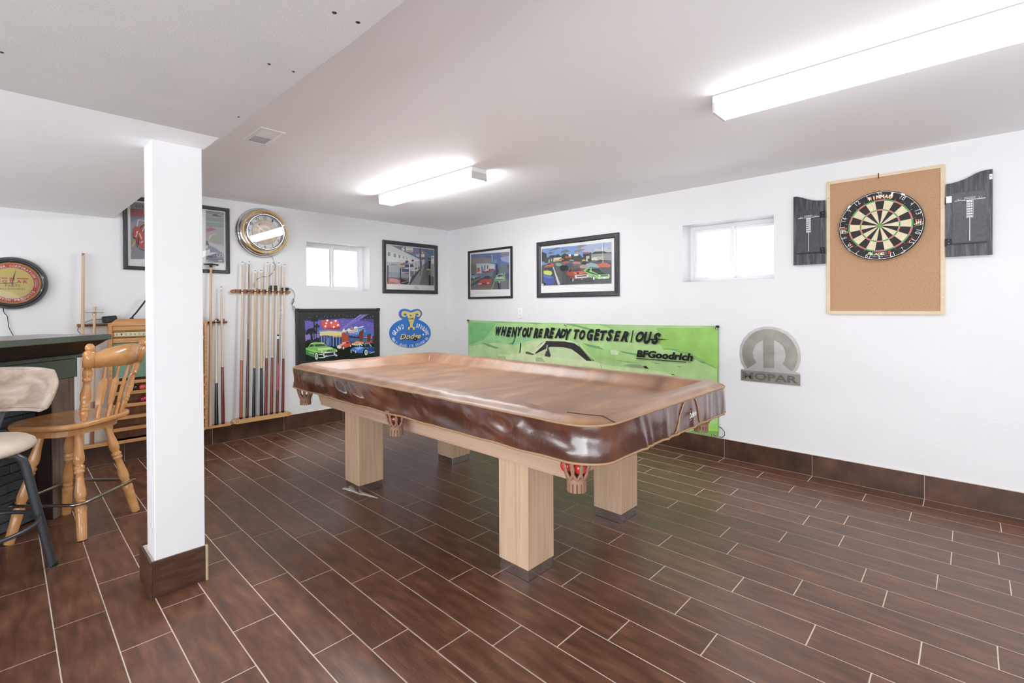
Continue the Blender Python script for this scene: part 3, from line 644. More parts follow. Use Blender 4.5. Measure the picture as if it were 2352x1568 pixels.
    ('151515',(-3229,1630,-3233,1614,-3244,1604,-3257,1605,-3267,1616,-3271,1633,-3267,1649,-3256,1659,-3243,1658,-3233,1647)),
    ('7fc060',(-3803,1639,-3750,1651,-3701,1721,-3636,1745,-3437,1734,-3387,1694,-3361,1659,-3250,1619,-3120,1560,-3120,1518,-3181,1506,-3430,1499,-3605,1528,-3799,1606)),
    ('4c8a44',(-3799,1606,-3605,1524,-3539,1499,-3614,1432,-3799,1511)),
    ('b8e090',(-3750,1659,-3693,1732,-3620,1746,-3437,1734,-3395,1702,-3620,1728,-3685,1703)),
    ('2e4a3a',(-3742,1659,-3693,1712,-3628,1700,-3637,1660)),
    ('3a5a4a',(-3624,1684,-3587,1706,-3487,1708,-3395,1686,-3387,1661,-3587,1653)),
    ('c8e8a0',(-3555,1622,-3250,1619,-3216,1584,-3472,1560,-3538,1581)),
    ('2e7a3c',(-3371,1536,-3319,1574,-3181,1531,-3181,1510,-3422,1507)),
    ('9ad878',(-3799,1622,-3555,1566,-3455,1550,-3605,1532)),
    ('e8ecea',(-3735,1550,-3625,1514,-3626,1504,-3735,1539)),
    ('e8ecea',(-3430,1512,-3388,1533,-3186,1523,-3173,1501,-3186,1440,-3354,1428,-3431,1442)),
    ('2a3038',(-3409,1502,-3199,1512,-3199,1449,-3363,1449,-3409,1457)),
    ('e8ecea',(-3539,1495,-3439,1488,-3439,1471,-3539,1483)),
    ('d8dcdc',(-3539,1430,-3431,1426,-3363,1461,-3346,1444,-3406,1403,-3523,1408)),
    ('c8d0e0',(-3186,1490,-3116,1443,-3121,1414,-3164,1421,-3182,1456)),
    ('b8c8e0',(-3182,1439,-3354,1424,-3346,1444,-3182,1456)),
    ('efeff4',(-3437,1534,-3441,1522,-3451,1515,-3463,1516,-3473,1524,-3477,1537,-3473,1549,-3463,1556,-3450,1556,-3440,1547)),
    ('303030',(-3449,1534,-3451,1529,-3455,1526,-3459,1526,-3463,1530,-3464,1535,-3463,1539,-3459,1542,-3454,1542,-3451,1538)),
    ('efeff4',(-3120,1535,-3124,1524,-3133,1517,-3145,1518,-3155,1526,-3158,1538,-3155,1549,-3145,1556,-3133,1555,-3123,1547)),
    ('303030',(-3132,1534,-3133,1530,-3137,1528,-3141,1528,-3145,1531,-3146,1535,-3145,1540,-3141,1542,-3137,1542,-3133,1539)),
    ('111411',(-3533,1458,-3537,1423,-3548,1396,-3564,1381,-3582,1383,-3597,1400,-3608,1429,-3612,1464,-3608,1499,-3597,1526,-3581,1541,-3563,1540,-3547,1523,-3536,1494)),
    ('e4e6e8',(-3545,1452,-3548,1420,-3557,1395,-3570,1382,-3584,1383,-3596,1398,-3605,1425,-3608,1457,-3604,1489,-3596,1515,-3583,1528,-3569,1527,-3557,1512,-3548,1485)),
    ('8a98b0',(-3558,1454,-3562,1427,-3571,1411,-3582,1412,-3591,1429,-3595,1456,-3591,1483,-3582,1499,-3571,1498,-3562,1481)),
    ('4a7cc8',(-2818,1549,-2712,1593,-2580,1598,-2485,1570,-2223,1558,-2222,1455,-2389,1440,-2495,1536,-2524,1441,-2638,1458,-2814,1514)),
    ('8fb8f0',(-2712,1576,-2580,1589,-2495,1562,-2637,1510)),
    ('2a4a8a',(-2388,1555,-2223,1549,-2222,1455,-2389,1484)),
    ('dfe6f0',(-2627,1648,-2580,1667,-2513,1607,-2552,1609,-2580,1637,-2599,1603)),
    ('90b8c0',(-2484,1649,-2436,1659,-2349,1654,-2281,1570,-2330,1578,-2359,1641,-2427,1645,-2466,1595)),
    ('2a3a44',(-2465,1639,-2359,1641,-2330,1578,-2456,1586)),
    ('0e120e',(-2381,1457,-2387,1421,-2404,1394,-2427,1379,-2453,1381,-2476,1399,-2492,1429,-2497,1466,-2491,1501,-2475,1529,-2452,1544,-2426,1542,-2403,1524,-2387,1494)),
    ('e9e8dc',(-2399,1450,-2403,1423,-2415,1401,-2431,1390,-2449,1392,-2465,1405,-2476,1428,-2480,1456,-2476,1483,-2464,1504,-2448,1515,-2430,1514,-2414,1500,-2403,1478)),
    ('8a8a80',(-2418,1451,-2422,1430,-2433,1417,-2446,1418,-2457,1432,-2461,1454,-2457,1476,-2446,1488,-2433,1487,-2422,1473)),
    ('f0f0e8',(-2365,1430,-2222,1455,-2222,1444,-2355,1418)),
    ('d8d8d8',(-2814,1531,-2800,1530,-2791,1465,-2810,1471)),
    ('d8d8e8',(-2712,1516,-2684,1518,-2685,1453,-2708,1459)),
    ('e0c860',(-2743,1518,-2746,1506,-2754,1501,-2762,1507,-2765,1519,-2762,1531,-2754,1536,-2746,1530)),
    ('e8f0ff',(-3721,2268,-3724,2263,-3730,2265,-3730,2271,-3724,2272)),
    ('e8f0ff',(-3770,2235,-3773,2231,-3778,2232,-3778,2238,-3773,2240)),
    ('e8f0ff',(-3750,2188,-3753,2184,-3759,2186,-3758,2191,-3753,2193)),
    ('e8f0ff',(-3710,2143,-3713,2139,-3719,2140,-3719,2146,-3713,2148)),
    ('e8f0ff',(-3690,2086,-3693,2082,-3699,2084,-3699,2089,-3693,2091)),
    ('e8f0ff',(-3557,2287,-3561,2283,-3566,2285,-3566,2290,-3561,2292)),
    ('e8f0ff',(-3462,2255,-3465,2250,-3471,2252,-3471,2258,-3465,2259)),
    ('e8f0ff',(-3399,2278,-3402,2273,-3408,2275,-3408,2281,-3402,2283)),
    ('e8f0ff',(-3335,2262,-3338,2257,-3344,2259,-3344,2265,-3338,2267)),
    ('e8f0ff',(-3251,2284,-3254,2279,-3260,2281,-3260,2287,-3254,2288)),
    ('e8f0ff',(-3162,2297,-3165,2292,-3171,2294,-3171,2300,-3165,2302)),
    ('e8f0ff',(-3074,2296,-3078,2291,-3083,2293,-3083,2299,-3077,2301)),
    ('e8f0ff',(-2971,2300,-2975,2295,-2981,2297,-2981,2303,-2975,2305)),
    ('e8f0ff',(-2886,2276,-2889,2271,-2895,2273,-2895,2279,-2889,2281)),
    ('e8f0ff',(-2803,2272,-2807,2267,-2813,2269,-2813,2275,-2807,2277)),
    ('e8f0ff',(-2706,2290,-2710,2285,-2716,2287,-2716,2293,-2710,2295)),
    ('e8f0ff',(-2990,2237,-2993,2232,-2999,2234,-2999,2240,-2993,2242)),
    ('e8f0ff',(-3039,2229,-3042,2225,-3048,2227,-3048,2233,-3042,2234)),
    ('e8f0ff',(-2949,2223,-2953,2219,-2959,2220,-2959,2226,-2953,2228)),
    ('e8f0ff',(-3520,2230,-3524,2225,-3530,2227,-3529,2233,-3524,2234)),
    ('e8f0ff',(-2886,2167,-2890,2162,-2896,2164,-2896,2170,-2890,2172)),
    ('e8f0ff',(-2604,2173,-2608,2168,-2614,2170,-2614,2176,-2607,2178)),
    ('e8f0ff',(-2522,2232,-2526,2227,-2533,2229,-2533,2235,-2526,2237)),
    ('e8f0ff',(-2446,2191,-2450,2186,-2456,2188,-2456,2194,-2450,2196)),
    ('e8f0ff',(-2387,2242,-2392,2237,-2398,2239,-2398,2245,-2391,2247)),
    ('e8f0ff',(-2324,2243,-2328,2238,-2335,2240,-2335,2246,-2328,2248)),
    ('e8f0ff',(-2265,2266,-2269,2261,-2276,2263,-2275,2270,-2269,2272)),
    ('e8f0ff',(-2523,2127,-2527,2122,-2534,2124,-2534,2130,-2527,2132)),
    ('e8f0ff',(-2369,2074,-2373,2069,-2380,2071,-2380,2078,-2373,2079)),
    ('e8f0ff',(-2291,2045,-2295,2040,-2302,2042,-2302,2049,-2295,2050)),
    ('e8f0ff',(-2758,2219,-2761,2214,-2768,2216,-2768,2222,-2761,2224)),
    ('e8f0ff',(-3236,2224,-3240,2219,-3246,2221,-3246,2227,-3240,2228)),
    ('e8f0ff',(-3661,2081,-3665,2077,-3670,2079,-3670,2084,-3665,2086)),
    ('e8f0ff',(-2995,2152,-2998,2148,-3004,2150,-3004,2156,-2998,2157)),
    ('e8f0ff',(-3529,2166,-3533,2162,-3538,2164,-3538,2170,-3533,2171)),
    ('e8f0ff',(-3445,2197,-3449,2192,-3455,2194,-3455,2200,-3449,2202)),
  ],
  'ban': [
    ('8fcf7a',(811,2086,3838,2119,3214,1757,2284,1637,1792,1341,813,1177)),
    ('6fbf6a',(820,2086,1797,2077,1397,1678,824,1509)),
    ('a6d47e',(1797,2077,4682,2114,5888,1812,6955,1431,6964,323,6432,265,5429,1129,3214,1757)),
    ('8cc850',(5889,2079,6968,2146,6966,1432,6516,1667,5997,1715)),
    ('b4dc8c',(824,1480,1794,1614,2283,1598,1907,1240,813,1162)),
    ('9cd070',(4129,1727,5190,1583,5571,1396,4939,1390,4572,1430)),
    ('5fa45c',(1274,1603,1597,1563,1909,1498,1793,1472,1517,1517)),
    ('5fa45c',(4271,1734,4492,1699,4680,1686,4785,1624,4626,1638,4410,1671)),
    ('5fa45c',(5140,1623,5571,1586,5754,1535,5571,1544,5190,1594)),
    ('5fa45c',(4990,1449,5189,1442,5524,1424,5311,1419)),
    ('5fa45c',(5753,1463,5975,1449,5887,1432)),
    ('5fa45c',(5997,1715,6314,1723,6293,1708,6019,1700)),
    ('5fa45c',(3838,2107,4131,2097,4411,2039,4681,1990,4411,2004,4073,2065)),
    ('5fa45c',(6614,1557,6768,1530,6711,1510)),
    ('5fa45c',(6251,1430,6354,1429,6333,1407)),
    ('5fa45c',(3408,2036,3717,1996,3595,1980)),
    ('5fa45c',(2748,2122,3216,2106,3052,2083)),
    ('c4e09a',(1869,1319,1966,1447,2283,1585,2607,1718,3017,1774,3407,1795,3837,1784,4100,1749,4242,1697,4572,1385,4784,1334,5570,1312,6018,1310,6271,1233,6312,1177,5429,1129,3211,1209,2170,1179,1850,1236)),
    ('b6dc88',(2283,1585,2607,1718,3017,1774,3214,1757,2882,1666,2676,1579,2570,1417,1908,1349,1966,1447)),
    ('7fd09a',(2283,1590,2357,1641,2746,1737,3149,1789,3407,1795,3017,1749,2676,1669,2320,1560)),
    ('d4e8a8',(1850,1318,2948,1416,4679,1370,4783,1278,3834,1258,2170,1179)),
    ('a8c07c',(3031,1358,3212,1358,3324,1275,3047,1259)),
    ('a8c07c',(1850,1304,2097,1321,2152,1236,1861,1231)),
    ('241f22',(2948,1467,3214,1682,3343,1726,3837,1741,4086,1713,4242,1639,4572,1390,4381,1382,4157,1518,4013,1591,3806,1620,3453,1608,3213,1508,3048,1435)),
    ('cfe6b0',(3262,1697,3343,1718,3278,1648,3015,1441,2898,1443)),
    ('c2e0a0',(3453,1596,3806,1611,3998,1579,4156,1494,4297,1388,4070,1376,3530,1393,3420,1422)),
    ('3a3a3a',(3342,1652,3390,1691,3406,1581,3468,1425,3436,1386,3293,1401,3342,1516)),
    ('d9eec0',(3358,1640,3380,1641,3367,1517,3342,1516)),
    ('8fae74',(4157,1705,4192,1711,4545,1394,4518,1385)),
    ('5a4a3a',(2744,1454,2796,1470,3015,1420,2948,1401,2744,1416)),
    ('1d3326',(2578,1639,2613,1659,2620,1602,2584,1418,2555,1417)),
    ('3f6f58',(2320,1600,2375,1694,2412,1827,2437,1828,2422,1697,2356,1601)),
    ('8d9f78',(5201,1356,5359,1390,5571,1392,5685,1353,5570,1337,5310,1343)),
    ('16181a',(5617,1368,5685,1385,5735,1337,5662,1337)),
    ('9ab878',(4700,1350,4726,1329,4752,1237,4731,1235)),
    ('50603c',(6156,1272,6209,1287,6230,1273,6177,1264)),
    ('6fae3c',(6462,290,6532,361,6965,492,6964,323)),
    ('8fd64c',(6552,423,6965,549,6965,417,6572,368)),
    ('cfe8b4',(4939,1611,5041,1639,5128,1590,5090,1544,4965,1542)),
  ],
  'dodge': [
    ('3f78cc',(-593,1809,-599,1761,-616,1714,-644,1669,-681,1628,-728,1590,-783,1557,-846,1530,-914,1507,-987,1491,-1064,1480,-1142,1476,-1221,1478,-1299,1487,-1375,1500,-1448,1520,-1516,1545,-1579,1574,-1635,1607,-1684,1644,-1725,1684,-1758,1726,-1781,1770,-1795,1815,-1799,1860,-1794,1905,-1780,1949,-1756,1991,-1723,2030,-1681,2066,-1632,2099,-1575,2128,-1512,2152,-1444,2170,-1371,2184,-1295,2191,-1216,2192,-1137,2188,-1059,2177,-983,2160,-910,2137,-842,2109,-780,2076,-725,2038,-679,1997,-642,1952,-615,1905,-599,1857)),
    ('3f78cc',(-1441,2187,-1497,2228,-1529,2277,-1529,2348,-1496,2396,-1439,2424,-1373,2431,-1287,2419,-1191,2385,-1103,2413,-1014,2425,-934,2412,-874,2366,-854,2299,-875,2249,-925,2200,-956,2176,-1036,2054,-1375,2064)),
    ('20304a',(-1230,2349,-1287,2370,-1373,2387,-1439,2376,-1477,2332,-1478,2276,-1440,2235,-1384,2222,-1327,2233,-1307,2249,-1232,2027,-1242,1995,-1300,1981,-1286,1907,-1223,1905,-1208,1961,-1155,1960,-1140,1902,-1077,1899,-1061,1969,-1130,1991,-1140,2025,-1050,2236,-1025,2227,-975,2218,-915,2233,-885,2283,-894,2341,-944,2379,-1014,2392,-1103,2364,-1172,2344)),
    ('dccb8c',(-1225,2343,-1287,2364,-1373,2381,-1432,2370,-1468,2328,-1468,2280,-1433,2241,-1384,2228,-1331,2239,-1293,2265,-1293,2224,-1217,2027,-1232,1991,-1288,1978,-1279,1915,-1230,1913,-1215,1968,-1150,1966,-1135,1910,-1083,1908,-1071,1969,-1135,1992,-1144,2025,-1065,2220,-1064,2269,-1025,2235,-975,2225,-923,2240,-895,2283,-904,2337,-949,2373,-1014,2385,-1103,2358,-1172,2338)),
    ('3f78cc',(-1309,2291,-1318,2275,-1342,2265,-1372,2266,-1395,2276,-1404,2292,-1395,2308,-1371,2318,-1342,2317,-1318,2307)),
    ('3f78cc',(-965,2286,-975,2269,-1000,2259,-1030,2260,-1055,2271,-1064,2287,-1055,2303,-1030,2313,-999,2313,-974,2302)),
    ('4a4030',(-1231,2121,-1212,2108,-1212,2092,-1229,2092)),
    ('4a4030',(-1188,2114,-1168,2103,-1183,2095)),
  ],
  'mop': [
    ('out',(7373,1472,7315,1569,7294,1708,7307,1832,7357,1949,7439,2048,7545,2116,7656,2148,7765,2148,7872,2125,7976,2075,8064,1987,8122,1883,8147,1763,8147,1657,8122,1557,8078,1483,8142,1469,8142,1303,7322,1296,7316,1463)),
    ('ring',(7418,1485,7365,1572,7336,1693,7340,1799,7382,1906,7456,2005,7545,2069,7656,2107,7749,2111,7856,2087,7954,2036,8035,1953,8093,1841,8111,1744,8100,1629,8071,1544,8034,1492,7909,1593,7939,1641,7954,1717,7946,1791,7916,1856,7864,1912,7794,1944,7799,1521,7647,1517,7642,1937,7576,1907,7520,1835,7492,1747,7500,1661,7544,1586)),
    ('flat',(7500,1747,7520,1826,7576,1902,7636,1931,7643,1517,7592,1495,7544,1586,7508,1653)),
    ('flat',(7797,1938,7860,1908,7913,1852,7942,1783,7950,1717,7935,1641,7905,1589,7825,1482,7803,1522)),
  ],
}# ---------------------------------------------------------------- room shell
XL, YF = -7.0, -8.2      # far left wall and the wall behind the photographer
TH = 0.21                # depth of the window reveals
b = MB(); b.box(XL-.2, YF-.2, -.12, .3, .3, -.0012, M_grout); floor = struct(b.build('floor'), 'floor of dark brown plank tiles with cream grout')
WR = (3.180, 3.895, 1.438, 1.925)      # window opening on the right wall (u, v)
WB = (-1.870, -1.148, 1.424, 1.930)    # window opening on the back wall
def wall_with_hole(name, side, u0, u1, hole, label):
    b = MB(); a, c, z0, z1 = hole; t = -TH - .05
    for x0, y0, x1, y1 in ((u0, -.1, a, CEIL+.1), (c, -.1, u1, CEIL+.1), (a, -.1, c, z0), (a, z1, c, CEIL+.1)): b.box(x0, y0, t, x1, y1, 0, M_wall)
    o = b.build(name, mw=wallm(side, 0, 0)); return struct(o, label)
wall_b = wall_with_hole('wall_back', 'b', XL-.2, .26, WB, 'white back wall hung with the clock and cue racks')
wall_r = wall_with_hole('wall_right', 'r', 0, -YF+.2, WR, 'white right wall hung with pictures, banner and dartboard')
b = MB(); b.box(XL-.2, YF-.2, -.1, XL, 0, CEIL+.1, M_wall); struct(b.build('wall_left'), 'white left wall')
b = MB(); b.box(XL, YF-.2, -.1, 0, YF, CEIL+.1, M_wall); struct(b.build('wall_front'), 'white wall behind the camera')
b = MB(); b.box(XL-.2, YF-.2, CEIL, .26, .26, CEIL+.1, M_ceil); ceil = struct(b.build('ceiling'), 'smooth white ceiling')
# dropped part of the ceiling on the left: painted beyond the post, bare boards this side of it
SX = -3.388; SY = -2.685
def sx(y): return -3.4204 - .0109 * (y + .1076)
b = MB(); b.prism([(XL, YF), (sx(YF), YF), (sx(0), 0), (XL, 0)], SOF, CEIL, M_ceil)
sof = struct(b.build('trim_1'), 'lowered white ceiling section above the bar')
b = MB()
prev = None; n = 26; vs = []
for k in range(n + 1):           # slightly ragged board edge towards the higher ceiling
    y = SY + (YF - SY) * k / n
    vs.append((sx(y) + 0.004 + 0.006 * noise.noise(Vector((y * 3.1, 0, 0))), y))
pts = [(XL, YF)] + vs[::-1] + [(XL, SY)]
b.prism([(p[0], p[1]) for p in pts], SOF-.006, SOF+.0005, M_sheet)
sheet = b.build('drywall_sheet', sof); sheet['label'] = 'bare grey drywall board'
for (x, y, r) in ((-3.4687, -3.8549, .006), (-3.4091, -3.8594, .006), (-3.4851, -3.4812, .005), (-3.417, -3.4869, .0045), (-3.4164, -2.9878, .005), (-4.0263, -3.0161, .006)):
    h = MB(); h.lathe((x, y, SOF-.0075), (x, y, SOF-.0045), [(0, r*.55), (.4, r*.6), (.5, r), (1, r)], M_blk, 10); h.build('screw_hole', sof)


# ---------------------------------------------------------------- floor tiles: one object each where they are in view
TW, TL, GAP, X1 = 0.1563, 0.6177, 0.0040, -0.153
OFF = [.175, .459, .218, .033, .482, .032, .455, .072, .318, .225, .512, .094, .399, .206, .039, .32, .436, .61, .118, .296, .424, .150, .52, .328, .06, .51, .21, .40, .05, .33, .58, .14, .45, .27, .09, .37, .2, .55, .0, .3, .48, .12, .4, .22, .6, .1]
CP = Vector((-4.02543579, -4.97388026, 1.235))
def inview(x, y, z, mrg=40):
    d = Vector((x, y, z)) - CP; c = d.dot(_f)
    if c < .05: return False
    px = 1176 + 1106.9 * d.dot(_r) / c; py = 710.6 - 1106.9 * d.dot(_u) / c
    return -mrg < px < 2352 + mrg and -mrg < py < 1568 + mrg
def tile_mesh(w, l):
    m = MB(); m.box(-w/2, -l/2, -.004, w/2, l/2, 0, M_tile, .0012); return m
cands = []; rest = MB()
nrow = int((-XL) / TW) + 1
for r in range(nrow):
    xa = -0.010 if r == 0 else X1 - (r-1) * TW; xb = X1 - r * TW
    k = -1
    while True:
        ya = -OFF[r % len(OFF)] * 0 + (OFF[r % len(OFF)] - TL * k)      # joint positions
        y1 = ya; y0 = ya - TL; k += 1
        if y1 < YF: break
        y1c = min(y1, -.010); y0c = max(y0, YF)
        if y1c - y0c < .012: continue
        cx, cy = (xa + xb) / 2, (y0c + y1c) / 2
        see = any(inview(x, y, 0) for x in (xa, cx, xb) for y in (y0c, cy, y1c))
        cands.append((see, (Vector((cx, cy, 0)) - CP).length, xa, xb, y0c, y1c))
seen = sorted([c for c in cands if c[0]], key=lambda c: c[1])
unseen = [c for c in cands if not c[0]] + seen[298:]
tm = {}
for see, dd, xa, xb, y0, y1 in seen[:298]:
    w = round(xa - xb - GAP, 4); l = round(y1 - y0 - GAP, 4)
    if l < .01: continue
    key = (w, l)
    if key not in tm:
        o = tile_mesh(w, l).build('floor_tile', floor); tm[key] = o.data
    else:
        o = bpy.data.objects.new('floor_tile', tm[key]); COL.objects.link(o); o.parent = floor
    o.location = ((xa + xb) / 2, (y0 + y1) / 2, random.uniform(-.0003, .0002))
for see, dd, xa, xb, y0, y1 in unseen:
    if y1 - y0 - GAP < .01: continue
    rest.box(xb + GAP/2, y0 + GAP/2, -.004, xa - GAP/2, y1 - GAP/2, -.0002, M_tile)
o = rest.build('floor_tiles', floor); o['kind'] = 'stuff'

# ---------------------------------------------------------------- baseboards of upright tiles
def baseboard(name, side, u0, u1, start, step, label):
    b = MB(); b.box(u0, 0, 0, u1, .1545, .0075, M_grout); root = struct(b.build(name, mw=wallm(side, 0, 0)), label)
    u = start
    while u - step > u0: u -= step
    while u < u1:
        a, c = max(u, u0), min(u + step, u1)
        if c - a > .02:
            m = MB(); m.box(-(c-a)/2 + .0015, .0015, .002, (c-a)/2 - .0015, .152, .0105, M_basetile, .0008)
            t = m.build('base_tile', root); t.location = ((a+c)/2, 0, 0)
        u += step
    return root
baseboard('baseboard_back', 'b', XL, -.011, -2.740 - .626*6, .6262, 'brown tile baseboard along the back wall')
baseboard('baseboard_right', 'r', 0, -YF, 3.530 - .6182*6, .6182, 'brown tile baseboard along the right wall')

# ---------------------------------------------------------------- windows
def window(name, side, hole, label, latch):
    u0, u1, v0, v1 = hole; root = thing(name, label, None, mw=wallm(side, (u0+u1)/2, (v0+v1)/2, -TH + .045)); root['kind'] = 'structure'
    hw, hh = (u1-u0)/2, (v1-v0)/2
    f = MB(); f.ring((-hw, -hh, hw, hh), [(0, 0), (.028, 0), (.028, -.03), (.022, -.03), (.022, -.05), (0, -.05)], M_vinyl); fr = f.build('window_frame', root)
    m = MB(); m.box(-.016, -hh+.028, -.045, .016, hh-.028, .004, M_vinyl, .002); m.build('meeting_stile', root)
    for s, z in ((-1, -.022), (1, -.034)):
        c0, c1 = (-hw+.026, .008) if s < 0 else (-.008, hw-.026)
        g = MB(); g.ring((c0, -hh+.026, c1, hh-.026), [(0, z), (.024, z), (.024, z-.018), (0, z-.018)], M_vinyl); sa = g.build('sash', root)
        p = MB(); p.box(c0+.022, -hh+.046, z-.012, c1-.022, hh-.046, z-.008, M_pane); p.build('pane', sa)
    h = MB(); u = (-hw+.030) if latch < 0 else (hw-.030); h.box(u-.006, -.06, -.022, u+.006, .05, -.006, M_vinyl, .003); h.build('latch', root)
    return root
window('window_1', 'r', WR, 'white sliding basement window in the right wall', -1)
window('window_2', 'b', WB, 'white sliding basement window in the back wall', 1)
# outside: snow-covered ground and a few bare twigs seen through the panes
b = MB(); b.box(.30, -9, 1.30, 9, 9, 1.40, M_snow); b.box(-9, .30, 1.30, .3, 9, 1.40, M_snow)
tag(b.build('snow'), 'bright snow on the ground outside the windows', 'snow', kind='stuff')
M_bark = mat('bark', '6f665f', 0.8)
t = thing('bare_shrub', 'thin leafless twigs outside the right window', 'shrub', (.75, -3.6, 1.40))
for k in range(7):
    rr = random.Random(k); p = [Vector((0, 0, 0))]; d = Vector((rr.uniform(-.1, .2), rr.uniform(-1, 1), rr.uniform(.5, 1.0))).normalized()
    for j in range(7): d = (d + Vector((rr.uniform(-.2, .2), rr.uniform(-.5, .5), rr.uniform(-.3, .2)))).normalized(); p.append(p[-1] + d * .07)
    m = MB(); m.tube(p, [.0026 * (1 - i / 9) for i in range(len(p))], M_bark, 5); m.build('twig', t)

# ---------------------------------------------------------------- boxed steel post
CX0, CX1, CY0, CY1 = -3.590, -3.404, -2.447, -2.290
b = MB(); b.box(CX0, CY0, 0, CX1, CY1, SOF+.001, M_wall, .002)
post = struct(b.build('column'), 'square white boxed column with a tiled foot')
M_rawedge = mat('raw_tile_edge', 'b9a98a', 0.8)
def slab(name, x0, y0, x1, y1, m, h=.155):
    a = MB(); a.box(x0, y0, 0, x1, y1, h, m, .0008); a.build(name, post)
slab('base_tile', -3.600, -2.457, -3.405, -2.4475, M_basetile)
slab('base_tile', -3.6095, -2.457, -3.6005, -2.222, M_basetile)
slab('base_tile', -3.600, -2.231, -3.398, -2.222, M_basetile)
slab('base_tile', -3.4015, -2.447, -3.3955, -2.231, M_basetile)
slab('tile_backing', -3.4045, -2.4655, -3.3960, -2.4475, M_rawedge, .158)
slab('grout_fill', -3.600, -2.4472, -3.4042, -2.232, M_grout, .150)

# ---------------------------------------------------------------- fluorescent fixtures
M_cap = mat('grey_end_cap', 'c8c8c6', 0.5)
def fixture(x, y0, y1, z, label, k=1.0):
    M_d = mat('lit_diffuser_%g' % k, 'ffffff', 0.4, emit=LAMP * k); M_d.node_tree.nodes['Principled BSDF'].inputs['Emission Color'].default_value = (0.95, 0.975, 1.0, 1)
    w = .145; t = thing('ceiling_light', label, 'ceiling light', (x, (y0+y1)/2, z), group=None); L = (y1-y0)/2
    a = MB(); a.box(-w/2, -L, -.034, w/2, L, -.002, M_white, .002); a.build('housing', t)
    a = MB(); s = .012
    pr = [(-w/2+.002, -.0345), (-w/2+.002, -.070), (-w/2+.012, -.082), (w/2-.012, -.082), (w/2-.002, -.070), (w/2-.002, -.0345)]
    vs = [(px, -L+s, pz) for px, pz in pr] + [(px, L-s, pz) for px, pz in pr]
    a.add(vs, [(i, i+1, 7+i, 6+i) for i in range(5)] + [(5, 0, 6, 11)], M_d); a.build('diffuser', t)
    for sgn in (-1, 1):
        a = MB(); a.box(-w/2, sgn*L, -.084, w/2, sgn*(L-s), -.0345, M_cap, .0015); a.build('end_cap', t)
fixture(-1.668, -2.420, -1.180, CEIL, 'short fluorescent ceiling light over the far end of the table', 7.4)
fixture(-1.628, -6.540, -4.085, CEIL, 'long fluorescent ceiling light nearest the dartboard', 1.7)
fixture(-5.35, -2.3, -0.6, SOF, 'fluorescent ceiling light above the bar', 2.8)
fixture(-4.3, -7.6, -6.0, SOF, 'added unseen fill fixture behind the camera', 0.5)  # added only for fill light, no fixture known there

# ---------------------------------------------------------------- ceiling vent
t = thing('ceiling_vent', 'square white louvred ceiling vent near the lowered section', 'vent', (-2.980, -1.995, CEIL))
vx, vy = .068, .148
a = MB()
pr = [(0, 0), (.002, -.006), (.020, -.008), (.022, -.001)]
def rx(a, hx, hy, prof, m):
    vs = []; K = len(prof)
    for q, z in prof: vs += [(-hx+q, -hy+q, z), (hx-q, -hy+q, z), (hx-q, hy-q, z), (-hx+q, hy-q, z)]
    fs = [(i*4+k, i*4+(k+1) % 4, ((i+1) % K)*4+(k+1) % 4, ((i+1) % K)*4+k) for i in range(K) for k in range(4)]
    a.add(vs, fs, m)
rx(a, vx, vy, pr, M_white); a.build('frame', t)
a = MB(); a.box(-vx+.02, -vy+.02, -.0012, vx-.02, vy-.02, -.0004, mat('vent_dark', '8b8b8b', .8)); a.build('backing', t)
k = 0
y = -vy + .026
while y < vy - .022:
    a = MB(); sgn = 1 if y < 0 else -1
    a.add([(-vx+.021, y, -.0015), (vx-.021, y, -.0015), (vx-.021, y+.005*sgn+.002, -.007), (-vx+.021, y+.005*sgn+.002, -.007)], [(0, 1, 2, 3)], M_white)
    a.add([(-vx+.021, y+.001, -.0015), (vx-.021, y+.001, -.0015), (vx-.021, y+.005*sgn+.003, -.007), (-vx+.021, y+.005*sgn+.003, -.007)], [(3, 2, 1, 0)], M_white)
    a.build('slat', t); y += .0098
# ---------------------------------------------------------------- framed prints
def fade(c, k):
    r = [int(c[i:i+2], 16) for i in (0, 2, 4)]; g = sum(r)/3
    return ''.join('%02x' % int(max(0, min(255, (x + (g-x)*k*1.3) * (1-k) + 205*k))) for x in r)
def inks(mb, key, cu, cv, w, dw=.00012, rough=.45, names=None, fd=0.0):
    for i, (c, q) in enumerate(ART[key]):
        pts = [(q[k]/2000 - cu, q[k+1]/2000 - cv) for k in range(0, len(q), 2)]
        try: mb.flat(pts, w + dw * i, names[c] if names else ink(fade(c, fd), rough))
        except Exception: pass
def picture(side, rect, matr, key, prof_w, fm, label, dp=.022, glass=True, bevel=True):
    u0, u1, v0, v1 = rect; cu, cv = (u0+u1)/2, (v0+v1)/2
    t = thing('framed_print', label, 'picture', mw=wallm(side, cu, cv))
    a = MB(); iw = prof_w
    pr = [(0, .001), (0, dp*.8), (iw*.18, dp), (iw*.75, dp*.86), (iw, dp*.62), (iw, .001)] if bevel else [(0, .001), (0, dp), (iw*.7, dp), (iw, dp*.8), (iw, .001)]
    a.ring((u0-cu, v0-cv, u1-cu, v1-cv), pr, fm); a.build('frame', t)
    a = MB(); a.box(u0-cu+.004, v0-cv+.004, .001, u1-cu-.004, v1-cv-.004, .004, mat('mat_board', 'efeeec', .8)); mt = a.build('mat_board', t); 
    a = MB(); inks(a, key, cu, cv, .0046, fd=.14); a.build('print', t)  # inks paled to paint in the haze of the glass
    if glass:
        a = MB(); z = dp*.62 if bevel else dp*.75
        a.flat([(u0-cu+iw*.9, v0-cv+iw*.9), (u1-cu-iw*.9, v0-cv+iw*.9), (u1-cu-iw*.9, v1-cv-iw*.9), (u0-cu+iw*.9, v1-cv-iw*.9)], z, M_glass); a.build('glass', t)
    return t
